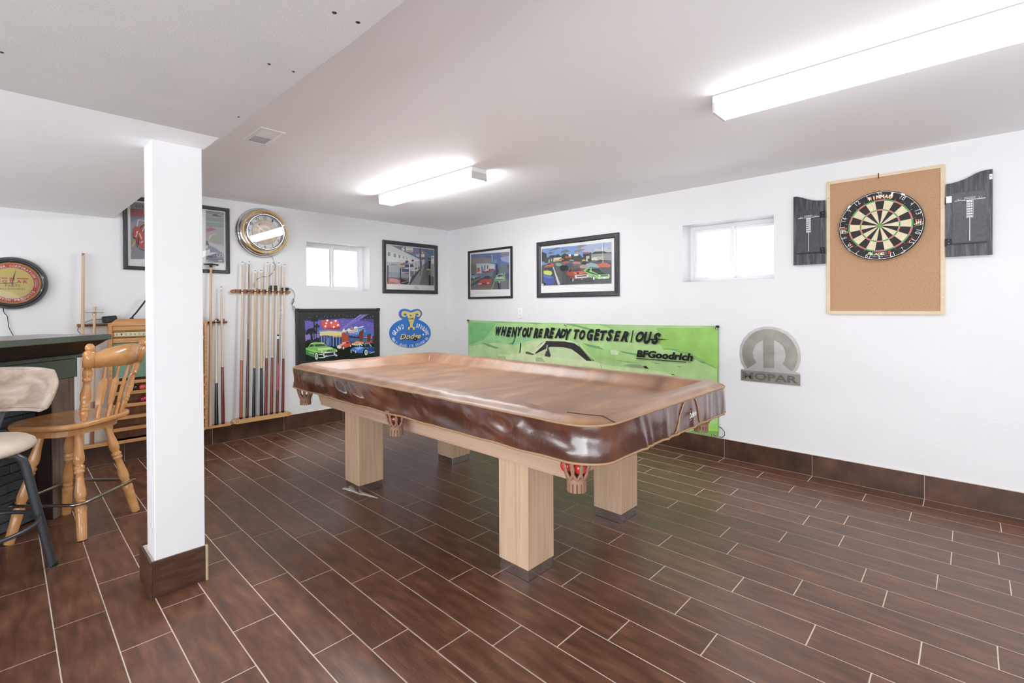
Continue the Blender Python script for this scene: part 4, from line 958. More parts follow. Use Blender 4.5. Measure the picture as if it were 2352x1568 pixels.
t1 = picture('b', (-3.362, -2.588, 1.551, 2.151), None, 'f1', .030, M_frameblk, 'wide black-framed stock car racing print half hidden behind the white post')
t3 = picture('b', (-.985, -.186, 1.400, 2.022), None, 'f3', .045, M_frameblk, 'charcoal-framed print of a long white car dealership and street')
t4 = picture('r', (.412, 1.167, 1.333, 1.930), None, 'f4', .024, M_blk, 'smallest thin black-framed print showing a red and a green car, nearest the corner', bevel=False)
t5 = picture('r', (1.540, 2.563, 1.331, 1.934), None, 'f5', .050, M_frameblk, 'wide black-framed print of a lot full of muscle cars under a blue sky')

# lit casino picture
t = thing('light_up_picture', 'black-framed night picture of a casino with red dice and a green car', 'picture', mw=wallm('b', -1.5155, .925))
a = MB(); a.ring((-.4745, -.297, .4745, .297), [(0, .001), (0, .030), (.006, .036), (.020, .036), (.024, .030), (.024, .001)], M_frameblk); a.build('frame', t)
for sx_ in (-1, 1):
    for sy_ in (-1, 1):
        a = MB(); a.box(sx_*.478, sy_*.3005, .004, sx_*.445, sy_*.268, .0375, M_blk, .003); a.build('corner_cap', t)
a = MB(); a.box(-.46, -.28, .001, .46, .28, .027, mat('border_black', '2a2c2c', .35)); a.build('border', t)
a = MB(); inks(a, 'led', -1.5155, .925, .0275, .00008, .4)
text(a, 'Lucky 7 Casino', .085, .048, .036, ink('f4efd8'), width=.20, height=.026, shear=.3, bold=.01, rot=.12)
text(a, 'CASINO & RESORT', .105, .020, .0362, ink('d86a30'), width=.10, height=.011, bold=.02, rot=.06)
a.build('print', t)

# ---------------------------------------------------------------- dealer sign
cu, cv = -.599, .974
t = thing('dealer_sign', 'blue oval dealer sign with a yellow ram head on top', 'sign', mw=wallm('b', cu, cv))
pl = [p for p in ART['dodge']]
def P_(q, cu, cv): return [(q[k]/2000 - cu, q[k+1]/2000 - cv) for k in range(0, len(q), 2)]
a = MB(); a.prism(P_(pl[0][1], cu, cv), .002, .008, ink('3f78cc', .3)); a.prism(P_(pl[1][1], cu, cv), .002, .0079, ink('3f78cc', .3)); a.build('sign_plate', t)
a = MB()
for i, (c, q) in enumerate(pl[2:]): a.flat(P_(q, cu, cv), .0084 + .0003*i, ink(c, .35))
a.build('ram_head', t)
a = MB(); wht = ink('f4f4f4', .35)
ex, ey = -.598 - cu, .889 - cv + .0; EX, EY = .250, .118
ocx, ocy = 0.0, .892 - .974 - .003
arctext(a, 'GRAND', ocx, ocy, .246, .125, math.radians(172), math.radians(112), .0088, wht, .058, .026, .035)
arctext(a, 'SPAULDING', ocx, ocy, .246, .125, math.radians(72), math.radians(-2), .0088, wht, .055, .021, .03)
arctext(a, '3300 W. GRAND AVE CHICAGO ILL', ocx, ocy, .256, .130, math.radians(186), math.radians(345), .0088, wht, .034, .0155, .02, inward=True)
a.build('lettering', t)
a = MB(); text(a, 'MR.', .001, .157, .0112, ink('4a4030'), width=.034, height=.021, bold=.01); text(a, "NORM'S", .001, .119, .0112, ink('4a4030'), width=.088, height=.024, bold=.005)
text(a, 'Dodge', .001, -.118+.006, .0090, ink('1a1a1c'), width=.315, height=.092, bold=.05, shear=.3, rot=.0)
text(a, 'Dodge', -.003, -.107, .0094, ink('e6cf8a'), width=.308, height=.086, bold=.022, shear=.3, rot=.0)
a.lathe((.185, -.085, .0086), (.185, -.085, .0096), [(0, .011), (1, .011)], wht, 12)
a.build('name_lettering', t)

# ---------------------------------------------------------------- metal emblem
cu, cv = 3.865, .860
t = thing('metal_emblem', 'round cut-metal emblem with a lettered bar, on the wall right of the green banner', 'sign', mw=wallm('r', cu, cv))
M_alu = texmat('cast_aluminium', [(0.3, '8f8a84'), (0.7, 'a8a39c')], nscale=9, rough=0.42, metal=0.75)
M_alu2 = texmat('bright_aluminium', [(0.3, 'b5b2ae'), (0.7, 'c6c4c0')], nscale=12, rough=0.4, metal=0.6)
d = dict((k, P_(q, cu, cv)) for k, q in ART['mop'])
a = MB(); a.prism(d['out'], .001, .006, M_alu2); a.build('plate', t)
a = MB(); a.prism(d['ring'], .006, .010, M_alu); a.build('raised_ring', t)
a = MB(); a.box(-.206, -.216, .0058, .208, -.134, .0085, M_alu, .001); a.build('name_bar', t)
a = MB(); text(a, 'MOPAR', 0, -.174, .0092, mat('etched_metal', '6f6a64', .5, .5), width=.385, height=.055, bold=.03)
a.build('lettering', t)

# ---------------------------------------------------------------- green banner
BU0, BU1, BV0, BV1 = .392, 3.486, .158, 1.070
t = thing('vinyl_banner', 'long green vinyl banner with a pale muscle car, behind the billiard table', 'banner', mw=wallm('r', 0, 0, 0))
a = MB(); nu, nv = 70, 22; vs = []; fs = []
def bw_(u, v):     # pinned at the corners: small sags between grommets
    s = (u - BU0) / (BU1 - BU0); q = (v - BV0) / (BV1 - BV0)
    return .006 + .004 * noise.noise(Vector((u*2.2, v*2.5, 0))) + .006 * math.exp(-((s-1)**2 + (q-1)**2*.1) * 60) * math.sin((v + u) * 40) * .5
M_ban = texmat('banner_green', [(0.3, '86b56c'), (0.5, '9dc67e'), (0.7, 'b6d69a')], scale=(1, 1, 1), nscale=2.2, detail=5, rough=0.3, bump=0.12, bscale=70, dist=0.4)
for i in range(nu + 1):
    for j in range(nv + 1):
        u = BU0 + (BU1-BU0)*i/nu; v = BV0 + (BV1-BV0)*j/nv
        vs.append((u, v - (.012 * math.sin(PI*i/nu) if j == nv else 0), bw_(u, v)))
for i in range(nu):
    for j in range(nv): fs.append((i*(nv+1)+j, (i+1)*(nv+1)+j, (i+1)*(nv+1)+j+1, i*(nv+1)+j+1))
a.add(vs, fs, M_ban, True)
a.add([(x, y, .0015) for x, y, z in ((BU0, BV0, 0), (BU1, BV0, 0), (BU1, BV1-.012, 0), (BU0, BV1-.012, 0))], [(3, 2, 1, 0)], mat('banner_back', 'e8e8e8', .6))
a.build('sheet', t)
def ink_t(c):
    return texmat('vinyl_' + c, [(0.35, c), (0.65, ''.join('%02x' % min(255, int(int(c[i:i+2], 16) * 1.06 + 4)) for i in (0, 2, 4)))], nscale=9, detail=4, rough=.3, bump=.1, bscale=70)
a = MB()
for i, (c, q) in enumerate(ART['ban']): 
    pts = [(min(max(q[k]/2000, BU0+.002), BU1-.002), min(max(q[k+1]/2000, BV0+.002), BV1-.016)) for k in range(0, len(q), 2)]
    try: a.flat(pts, .0128 + .00010*i, ink_t(fade(c, .10)))
    except Exception: pass
a.build('print', t)
a = MB(); bk = mat('banner_black', '1b1b20', .3)
rj = random.Random(3)
for wd, q0, q1 in (('WHEN', .912, 1.252), ("YOU'RE", 1.262, 1.635), ('READY', 1.645, 2.014), ('TO', 2.045, 2.180), ('GET', 2.206, 2.440), ('SERIOUS', 2.430, 2.985)):
    n = len(wd.replace("'", '')) + (.35 if "'" in wd else 0); st = (q1 - q0) / n; x = q0
    for ch in wd:
        if ch == "'": text(a, ch, x + st*.15, .990, .0262, bk, width=.016, height=.032, bold=.03, shear=.3); x += st*.35; continue
        text(a, ch, x + st/2, .950 + rj.uniform(-.006, .006), .0262, bk, width=st * (1.12 if ch != 'I' else .4), height=.104 * rj.uniform(.9, 1.12), bold=.06, shear=.45, rot=rj.uniform(-.06, .06)); x += st
a.flat([(2.86, .925), (2.99, .936), (3.07, .942), (2.99, .944), (2.88, .940)], .0263, bk)
text(a, 'BFGoodrich', 3.016, .800, .0262, bk, width=.530, height=.066, bold=.045, shear=.18)
a.flat([(2.749, .751), (3.224, .751), (3.224, .758), (2.749, .758)], .0262, bk); text(a, 'TIRES', 3.251, .755, .0262, mat('banner_dkgreen', '50603c'), width=.034, height=.009)
a.build('lettering', t)
for u, v in ((.412, 1.050), (3.470, 1.050), (3.462, .176), (1.931, 1.043), (.412, .176)):
    a = MB(); a.tube([(u + .008*math.cos(q*PI/6), v + .008*math.sin(q*PI/6), .0270) for q in range(12)], .0032, M_chrome, 6, closed=True); a.lathe((u, v, .024), (u, v, .0268), [(0, .005), (1, .005)], M_blk, 10); a.build('grommet', t)
for u, v in ((.400, 1.062), (3.480, 1.062)):
    a = MB(); a.box(u-.012, v-.010, .002, u+.012, v+.012, .026, M_blk, .004); a.build('corner_clip', t)
a = MB(); a.tube([(3.49, .245, .006), (3.515, .238, .02), (3.538, .215, .028), (3.540, .19, .028), (3.520, .166, .018), (3.490, .162, .008)], .0028, M_blkrub, 6)
tag(a.build('cable', mw=wallm('r', 0, 0, 0)), 'short loop of black cable sticking out behind the banner edge', 'cable')

# ---------------------------------------------------------------- cork backboard, dartboard, cabinet doors
cu, cv = 4.552, 1.639
t = thing('cork_board', 'tall pine-framed cork board behind the dartboard', 'board', mw=wallm('r', cu, cv))
a = MB(); a.box(-.300, -.452, .001, .300, .452, .016, M_cork); a.build('cork_panel', t)
for s in (-1, 1):
    a = MB(); a.T = Matrix.Identity(4)
    a.prism([(s*.3100, -.4640), (s*.3100, .4640), (s*.2905, .4445), (s*.2905, -.4445)], .001, .0225, M_pine); a.build('frame_rail', t)
    a = MB(); a.prism([(-.3100, s*.4640), (.3100, s*.4640), (.2905, s*.4445), (-.2905, s*.4445)], .001, .0225, M_pine); a.build('frame_rail', t)
a = MB(); a.tube([(-.018, .470, .020), (-.018, .452, .026), (-.018, .436, .020)], .0028, mat('bronze', '5a4630', .4, .8), 6); a.build('hanging_hook', t)
for (x, y) in ((-.300, .35), (.301, .36), (-.300, -.37), (.301, -.36)):
    a = MB(); a.lathe((x, y, .0225), (x, y, .0245), [(0, .0035), (1, .003)], M_steel, 8); a.build('screw', t)

BC = (4.544, 1.757); R0 = .2265
t = thing('dartboard', 'round bristle dartboard with red, green, black and cream beds', 'dartboard', mw=wallm('r', BC[0], BC[1], .0165))
dk = texmat('board_black', [(0.3, '1c1a19'), (0.7, '2a2827')], nscale=60, rough=.7); crm = texmat('board_cream', [(0.3, 'dccba8'), (0.7, 'e6d8b8')], nscale=60, rough=.75)
red = mat('board_red', 'dc6a58', .7); grn = mat('board_green', '3fa044', .7)
a = MB(); a.lathe((0, 0, 0), (0, 0, .036), [(0, R0*.99), (.9, R0), (1, R0*.995)], dk, 64); a.build('board', t)
sc = .2265 / .2255
def wedge(a, r0, r1, k, m, z=.0364):
    n = 4; a0 = PI/2 + PI/20 - k * PI/10; pts = []
    A = [a0 - PI/10 * i / n for i in range(n + 1)]
    vs = [(r1*math.cos(x), r1*math.sin(x), z) for x in A] + [(r0*math.cos(x), r0*math.sin(x), z) for x in A]
    a.add(vs, [(i+1, i, n+1+i, n+2+i) for i in range(n)], m)
for nm, r0, r1, c0, c1 in (('double_ring', .162, .170, red, grn), ('outer_bed', .107, .162, dk, crm), ('treble_ring', .099, .107, red, grn), ('inner_bed', .016, .099, dk, crm)):
    a = MB()
    for k in range(20): wedge(a, r0, r1, k, c0 if k % 2 == 0 else c1)
    a.build(nm, t)
a = MB(); a.lathe((0, 0, .036), (0, 0, .0368), [(0, .016), (1, .016)], grn, 24); a.lathe((0, 0, .036), (0, 0, .0371), [(0, .0065), (1, .0065)], red, 20); a.build('bullseye', t)
wire = mat('board_wire', 'd8d8d8', .3, .7)
a = MB()
for r in (.016, .0065): a.tube([(r*math.cos(q*PI/12), r*math.sin(q*PI/12), .0374) for q in range(24)], .0004, wire, 4, closed=True)
for r in (.099, .107, .162, .170): a.tube([(r*math.cos(q*PI/30), r*math.sin(q*PI/30), .0372) for q in range(60)], .0005, wire, 4, closed=True)
for k in range(20):
    q = PI/2 + PI/20 - k*PI/10; a.tube([(.0165*math.cos(q), .0165*math.sin(q), .0372), (.186*math.cos(q), .186*math.sin(q), .0372)], .0005, wire, 4)
a.build('wire_spider', t)
wht = mat('number_wire', 'f4f4f4', .4)
a = MB(); a.tube([(.2195*math.cos(q*PI/36), .2195*math.sin(q*PI/36), .0392) for q in range(72)], .0013, wht, 6, closed=True)
for k, s in enumerate('20 1 18 4 13 6 10 15 2 17 3 19 7 16 8 11 14 9 12 5'.split()):
    q = PI/2 - k * PI/10; r = .204
    text(a, s, r*math.cos(q), r*math.sin(q), .0394, wht, height=.027, width=.011 * len(s) + (.004 if len(s) > 1 else 0), bold=-.012, rot=q - PI/2)
a.build('number_ring', t)
a = MB(); cb = mat('board_logo', 'f0e2c0', .5); rb = mat('board_logo_red', 'c8372c', .5)
arctext(a, 'WINMAU', 0, 0, .190, .190, PI/2 + .335, PI/2 - .36, .0367, rb, .027, .024, .07); arctext(a, 'WINMAU', 0, 0, .190, .190, PI/2 + .335, PI/2 - .36, .0370, cb, .023, .020, .05)
arctext(a, 'BLADE', 0, 0, .186, .186, -PI/2 - .33, -PI/2 + .13, .0369, cb, .017, .018, .03, inward=True)
arctext(a, '5', 0, 0, .186, .186, -PI/2 + .20, -PI/2 + .36, .0369, rb, .020, .020, .05, inward=True); arctext(a, '//', 0, 0, .186, .186, -PI/2 + .13, -PI/2 + .21, .0368, rb, .018, .006, .05, inward=True)
arctext(a, 'NEXT GENERATION BLADE TECHNOLOGY', 0, 0, .204, .204, -PI/2 - .28, -PI/2 + .28, .0369, cb, .004, .003, .0, inward=True)
for q in (0.03, PI + .03):
    x = .196 * math.cos(q); y = .196 * math.sin(q) - .006
    a.tube([(x + .020*math.cos(j*PI/10), y - .012 + .007*math.sin(j*PI/10), .0369) for j in range(20)], .0016, cb, 4, closed=True)
    for j in (-1, 0, 1):
        a.flat([(x + j*.011 - .0012, y - .014), (x + j*.005 + .0012, y - .014), (x + j*.012 + .001, y + .012), (x + j*.012 - .001, y + .012)], .0369, cb)
        a.lathe((x + j*.012, y + .014, .0366), (x + j*.012, y + .014, .0371), [(0, .005), (1, .005)], red, 8)
for q in (-.62, PI + .62):
    x = .190*math.cos(q); y = .190*math.sin(q); text(a, 'BLADE', x, y, .0369, rb, width=.040, height=.007, bold=.03, rot=q + PI/2 if q < 0 else q + PI/2 - 2*PI)
a.build('board_print', t)
for q in (1.0, 2.42, -1.0, -2.42):
    a = MB(); x, y = .2215*math.cos(q), .2215*math.sin(q); a.T = Matrix.Translation((x, y, .0395)) @ Matrix.Rotation(q, 4, 'Z'); a.box(-.006, -.011, -.003, .004, .011, .0015, M_chrome, .0012); a.build('ring_clip', t)

def cab_door(name, cu, cv, outline, panel, tt, hinges, label, flip):
    t = thing(name, label, 'cabinet door', mw=wallm('r', cu, cv))
    L = lambda p: (p[0]-cu, p[1]-cv)
    a = MB(); a.prism([L(p) for p in outline], .014, .030, M_blackash); a.build('door_panel', t)
    a = MB(); u0, u1, v0, v1 = panel; a.box(u0-cu, v0-cv, .030, u1-cu, v1-cv, .0315, texmat('score_panel_' + name[-4:], [(0.3, '3b3b40' if flip else '55514d'), (0.7, '4a4a50' if flip else '67625d')], scale=(20, 20, 2), nscale=3, rough=.28), .0005); a.build('score_panel', t)
    a = MB(); w = ink('f0f0f0', .5); z0, z1 = .0317, .0321
    u, v = tt[0]-cu, tt[1]-cv; hw = tt[2]
    a.box(u-hw, v-.0015, z0, u-.021, v+.0015, z1, w); a.box(u+.021, v-.0015, z0, u+hw, v+.0015, z1, w)
    a.ring((u-.023, v-.003, u+.023, v+.016), [(0, z0), (0, z1), (.0015, z1), (.0015, z0)], w); text(a, 'CRICKET', u, v+.0065, z1, w, width=.036, height=.007, bold=.01)
    a.ring((u-.015, v-.108, u+.015, v-.003), [(0, z0), (0, z1), (.0014, z1), (.0014, z0)], w)
    for k, s in enumerate(('20', '19', '18', '17', '16', '15', 'BULL')):
        y = v - .0105 - k*.0148
        a.flat([(u-.011, y-.005), (u+.011, y-.005), (u+.011, y+.005), (u-.011, y+.005)], z0 + .0001, w)
        text(a, s, u, y, z1, mat('score_dark', '303034'), width=.017 if len(s) > 2 else .013, height=.0072)
    text(a, '0 1', u-hw*.68, v+.0075, z1, w, width=.014, height=.0065); text(a, '0 1', u+hw*.68, v+.0075, z1, w, width=.014, height=.0065)
    a.box(u-.0015, tt[3]-cv, z0, u+.0015, v-.108, z1, w); a.build('score_marks', t)
    a = MB(); a.box(u0-cu-.002, v0-cv-.004, .030, u1-cu+.002, v0-cv+.004, .040, mat('ledge_black', '1a1a1c', .4), .001); a.build('chalk_ledge', t)
    for k, (x0, x1, y0, y1, m) in enumerate(hinges):
        a = MB(); a.box(x0-cu, y0-cv, .030, x1-cu, y1-cv, .0325, m, .0006); xk = x1 if x1 < 4.3 else x0; a.lathe((xk-cu, y0-cv-.006, .030), (xk-cu, y1-cv-.002, .030), [(0, .004), (1, .004)], M_blk, 8)
        for yy in (.25, .75): a.lathe(((x0+x1)/2-cu, y0+(y1-y0)*yy-cv, .032), ((x0+x1)/2-cu, y0+(y1-y0)*yy-cv, .0335), [(0, .003), (1, .002)], M_chrome, 8)
        a.build('hinge', t)
    return t
M_bh = mat('black_hinge', '1c1c1e', .35, .5)
def sm(pts, n=4):      # smooth an outline's top edge
    return pts
oL = [(4.035, 2.030), (4.055, 2.030), (4.078, 2.022), (4.100, 2.012), (4.125, 2.000), (4.150, 1.990), (4.180, 1.982), (4.212, 1.978), (4.233, 1.977), (4.233, 1.529), (4.035, 1.529)]
oR = [(4.868, 1.976), (4.895, 1.977), (4.925, 1.983), (4.952, 1.992), (4.975, 2.004), (4.999, 2.017), (5.020, 2.025), (5.045, 2.029), (5.071, 2.029), (5.071, 1.528), (4.868, 1.528)]
cab_door('scoreboard_door', 4.134, 1.77, oL, (4.057, 4.201, 1.612, 1.917), (4.131, 1.867, .066, 1.624), [(4.203, 4.233, 1.856, 1.900, M_bh), (4.203, 4.233, 1.602, 1.646, M_bh)], 'black wood-grain scoring door left of the dartboard, with a bluish panel', True)
dr = cab_door('scoreboard_door', 4.970, 1.77, oR, (4.897, 5.046, 1.605, 1.913), (4.974, 1.865, .067, 1.619), [(4.866, 4.894, 1.858, 1.898, M_chrome), (4.866, 4.894, 1.600, 1.640, M_bh)], 'larger-looking black wood-grain scoring door right of the dartboard', False)
a = MB(); a.box(5.057-4.97, 1.970-1.77, .030, 5.070-4.97, 2.001-1.77, .034, M_white, .001); a.lathe((.0935, .216, .034), (.0935, .216, .0352), [(0, .003), (1, .002)], M_blk, 8); a.build('magnet_catch', dr)

# ---------------------------------------------------------------- outlets
def outlet(side, u, v, label, single=False):
    t = thing('wall_outlet', label, 'outlet', mw=wallm(side, u, v))
    a = MB(); a.box(-.036, -.058, .0005, .036, .058, .006, M_vinyl, .002); a.build('cover_plate', t)
    for s in (-1, 1):
        a = MB(); a.prism([(.017*math.cos(q*PI/8), s*.0245 + .0165*math.sin(q*PI/8)) for q in range(16)], .006, .0075, M_vinyl)
        for x in (-.0065, .0065): a.box(x-.001, s*.0245-.001, .0074, x+.001, s*.0245+.008, .0079, M_blk)
        a.lathe((0, s*.0245-.008, .0074), (0, s*.0245-.008, .0079), [(0, .0026), (1, .0026)], M_blk, 8); a.build('socket', t)
outlet('b', -2.128, 1.187, 'white wall outlet behind the cues on the right')
outlet('r', 1.283, 1.161, 'white wall outlet between the picture and the banner')

# ---------------------------------------------------------------- neon wall clock
cu, cv = -2.303, 1.957
t = thing('neon_clock', 'big round chrome wall clock ringed with a yellow neon tube', 'clock', mw=wallm('b', cu, cv))
a = MB(); a.lathe((0, 0, 0), (0, 0, .1), [(0.01, .236), (.10, .241), (.22, .236), (.27, .226), (.36, .229), (.46, .224), (.50, .214), (.60, .216), (.68, .205), (.72, .190)], M_chrome, 64, cap=False); a.lathe((0, 0, .070), (0, 0, .072), [(0, .192), (1, .192)], M_chrome, 48); a.build('stepped_case', t)
a = MB(); a.lathe((0, 0, .068), (0, 0, .118), [(0, .176), (.5, .178), (.85, .174), (1, .166), (.9, .158), (.3, .155)], M_chrome, 64, cap=False); a.build('bezel', t)
M_neon = mat('yellow_neon_tube', 'c9992f', .25, coat=.6)
a = MB(); a.tube([(.199*math.sin(q), .199*math.cos(q), .100) for q in [PI + .05 + (2*PI - .10)*i/90 for i in range(91)]], .0085, M_neon, 10); a.build('neon_tube', t)
a = MB()
for q in (PI, PI*.35, -PI*.35): a.T = Matrix.Rotation(-q, 4, 'Z'); a.box(-.010, .190, .070, .010, .208, .108, M_chrome, .003)
a.T = None; a.build('tube_holder', t)
M_dial = mat('silver_dial', 'b9b9ba', .4, .2)
M_peach = mat('peach_dial', 'dcc5b0', .5)
a = MB(); a.lathe((0, 0, .078), (0, 0, .082), [(0, .157), (1, .157)], M_dial, 64); a.lathe((0, 0, .0815), (0, 0, .0835), [(0, .118), (1, .118)], mat('dial_line', '3a3a3c', .5), 64); a.lathe((0, 0, .082), (0, 0, .0838), [(0, .1155), (1, .1155)], M_peach, 64)
a.lathe((0, 0, .083), (0, 0, .0842), [(0, .066), (1, .066)], mat('dial_grey', '9b9fa0', .5), 48); a.lathe((0, 0, .083), (0, 0, .0845), [(0, .064), (1, .064)], mat('dial_white', 'eeeae6', .5), 48); a.lathe((0, 0, .084), (0, 0, .0848), [(0, .046), (1, .046)], M_peach, 48)
a.build('dial', t)
a = MB(); nk = mat('dial_numerals', '2b2b2e', .5)
for k in range(1, 13):
    q = PI/2 - k*PI/6; text(a, str(k), .137*math.cos(q), .137*math.sin(q), .0848, nk, height=.026, width=.014 if k < 10 else .024, bold=.0)
arctext(a, 'MOTOR', 0, 0, .091, .091, PI/2 + .75, PI/2 - .75, .0846, mat('dial_lettering', 'c9ab98', .6), .026, .020, .03); arctext(a, 'OIL CO', 0, 0, .091, .091, -PI/2 - .7, -PI/2 + .7, .0846, mat('dial_lettering', 'c9ab98', .6), .026, .020, .03, inward=True)
a.build('numerals', t)
a = MB(); M_hand = mat('white_hand', 'f4f4f4', .3)
def hand(a, ang, L, w, z, m):
    d = Vector((math.sin(ang), math.cos(ang), 0)); p = Vector((d.y, -d.x, 0)); q = [-d*.02 + p*w*.4, d*L*.5 + p*w, d*L, d*L*.5 - p*w, -d*.02 - p*w*.4]
    a.prism([(v.x, v.y) for v in q], z, z + .0012, m)
hand(a, math.radians(-52), .115, .004, .087, M_hand); a.build('hand', t)
a = MB(); hand(a, math.radians(75), .080, .004, .0885, M_hand); a.build('hand', t)
a = MB(); a.lathe((0, 0, .1125), (0, 0, .1135), [(0, .159), (1, .159)], glassmat('clock_glass', .006, k=1.0), 48); a.build('glass', t)
a = MB(); a.tube([(.085, -.225, .06), (.086, -.26, .055), (.086, -.335, .052)], .0009, mat('pull_cord_grey', 'c8c8cc'), 5); a.lathe((.086, -.335, .052), (.086, -.352, .052), [(0, .002), (.3, .003), (1, .0025)], M_vinyl, 8); a.build('pull_cord', t)
def wcable(side, pts, r, label, m=M_blkrub):
    P = [Vector(p) for p in pts]; out = []
    for i in range(len(P) - 1):
        p0 = P[max(i-1, 0)]; p1 = P[i]; p2 = P[i+1]; p3 = P[min(i+2, len(P)-1)]
        for k in range(6):
            q = k / 6; out.append(.5*((2*p1) + (-p0+p2)*q + (2*p0-5*p1+4*p2-p3)*q*q + (-p0+3*p1-3*p2+p3)*q**3))
    out.append(P[-1]); a = MB(); a.tube(out, r, m, 6); return tag(a.build('cable', mw=wallm(side, 0, 0)), label, 'cable')
wcable('b', [(-2.219, 1.738, .02), (-2.198, 1.686, .012), (-2.188, 1.625, .012), (-2.22, 1.567, .010), (-2.253, 1.539, .01), (-2.302, 1.534, .01), (-2.358, 1.505, .01), (-2.378, 1.47, .01), (-2.379, 1.43, .015), (-2.343, 1.409, .046), (-2.29, 1.409, .046), (-2.250, 1.424, .03)], .0018, 'thin black power cord hanging from the neon clock')
c2 = wcable('b', [(-2.062, 1.424, .03), (-2.042, 1.423, .02), (-2.011, 1.401, .01), (-2.001, 1.347, .01), (-2.012, 1.300, .01), (-2.026, 1.27, .02), (-2.008, 1.302, .02), (-2.018, 1.325, .018), (-2.030, 1.28, .014), (-2.018, 1.245, .012), (-2.000, 1.226, .02), (-2.010, 1.250, .024), (-2.024, 1.222, .02), (-2.006, 1.205, .012), (-2.004, 1.133, .030), (-1.992, .987, .042), (-1.981, .908, .042), (-1.962, .836, .042), (-1.942, .779, .042), (-1.911, .71, .042)], .0018, 'looped black cord hanging over the left edge of the casino picture')
t = thing('power_adapter', 'black plug adapter on the long cue rack behind the cues', 'adapter', mw=wallm('b', -2.211, 1.4075, .03))
a = MB(); a.box(-.030, .001, -.022, .030, .044, .022, M_blk, .004); a.build('body', t); a = MB()
for x in (-.010, .010): a.box(x-.002, .014, .0215, x+.002, .026, .0226, mat('slot_grey', '6a6a6a'))
a.build('socket_slots', t)
t = thing('power_adapter', 'small black adapter block at the right end of the long cue rack', 'adapter', mw=wallm('b', -2.098, 1.4075, .026))
a = MB(); a.box(-.032, .001, -.016, .030, .027, .016, M_blk, .003); a.build('body', t); a = MB(); a.lathe((.030, .014, 0), (.040, .014, 0), [(0, .004), (1, .0025)], M_blkrub, 8); a.build('strain_relief', t)

# ---------------------------------------------------------------- cue racks and cues
M_rackw = texmat('rack_walnut', [(0.3, '8a5433'), (0.7, 'a66f49')], scale=(3, 30, 30), nscale=2, rough=.35)
M_rackl = texmat('rack_light', [(0.3, 'c99a62'), (0.7, 'dcb27a')], scale=(3, 30, 30), nscale=2, rough=.35)
TOPX = (-2.490, -2.432, -2.379, -2.328, -2.268, -2.216, -2.163, -2.109)
TOPZ = (1.665, 1.673, 1.590, 1.596, 1.675, 1.674, 1.678, 1.664)
BOTX = (-2.523, -2.471, -2.414, -2.345, -2.306, -2.254, -2.201, -2.148)
SPL = (.748, .940, .665, .659, .751, .751, .964, .734)
def zx(i, z): return TOPX[i] + (BOTX[i]-TOPX[i]) * (TOPZ[i]-z) / (TOPZ[i]-.206)
def zy(i, z): return -.044 - .030 * (TOPZ[i]-z) / (TOPZ[i]-.206)
t = thing('cue_rack', 'walnut wall cue rack with eight cues under the neon clock', 'rack', mw=wallm('b', -2.315, 0))
a = MB()
def rail(a, x0, x1, v0, v1, w0, w1, m):
    vm = (v0+v1)/2; h = (v1-v0)/2; e = h*1.3
    a.prism([(x0+e, v0), (x1-e, v0), (x1-e*.35, vm-h*.6), (x1, vm), (x1-e*.35, vm+h*.6), (x1-e, v1), (x0+e, v1), (x0+e*.35, vm+h*.6), (x0, vm), (x0+e*.35, vm-h*.6)], w0, w1, m)
rail(a, -.272, .272, 1.372, 1.407, .001, .030, M_rackw); a.build('upper_rail', t)
for s in (-1, 1):
    a = MB(); a.box(s*.232, 1.371, .0305, s*.229, 1.408, .031, M_blk); a.lathe((s*.213, 1.390, .030), (s*.213, 1.390, .0312), [(0, .004), (1, .004)], M_blk, 8); a.build('screw', t)
for i in range(8):
    a = MB(); x = zx(i, 1.39) + 2.315; y = -zy(i, 1.39)
    a.tube([(x + .0125*math.cos(q), 1.39, y + .0125*math.sin(q)) for q in [-.9 + PI*1.5 + .0 + (2*PI-1.4)*k/12 - PI*1.0 for k in range(13)]], .004, M_blk, 6); a.box(x-.011, 1.384, .026, x+.011, 1.396, .034, M_blk, .002); a.build('cue_clip', t)
a = MB(); rail(a, -.277, .247, .1660, .2045, .0155, .095, M_rackl); a.build('lower_shelf', t)
for s in (-.238, .208):
    a = MB(); a.lathe((s, .185, .0945), (s, .185, .0958), [(0, .004), (1, .004)], M_blk, 8); a.box(s+(-.016 if s < 0 else .016)-.001, .167, .0945, s+(-.016 if s < 0 else .016)+.001, .203, .0955, M_blk); a.build('screw', t)
M_shaft = texmat('ash_shaft', [(0.3, 'ccb79c'), (0.7, 'dccbb3')], scale=(20, 20, 2), nscale=3, rough=.35)
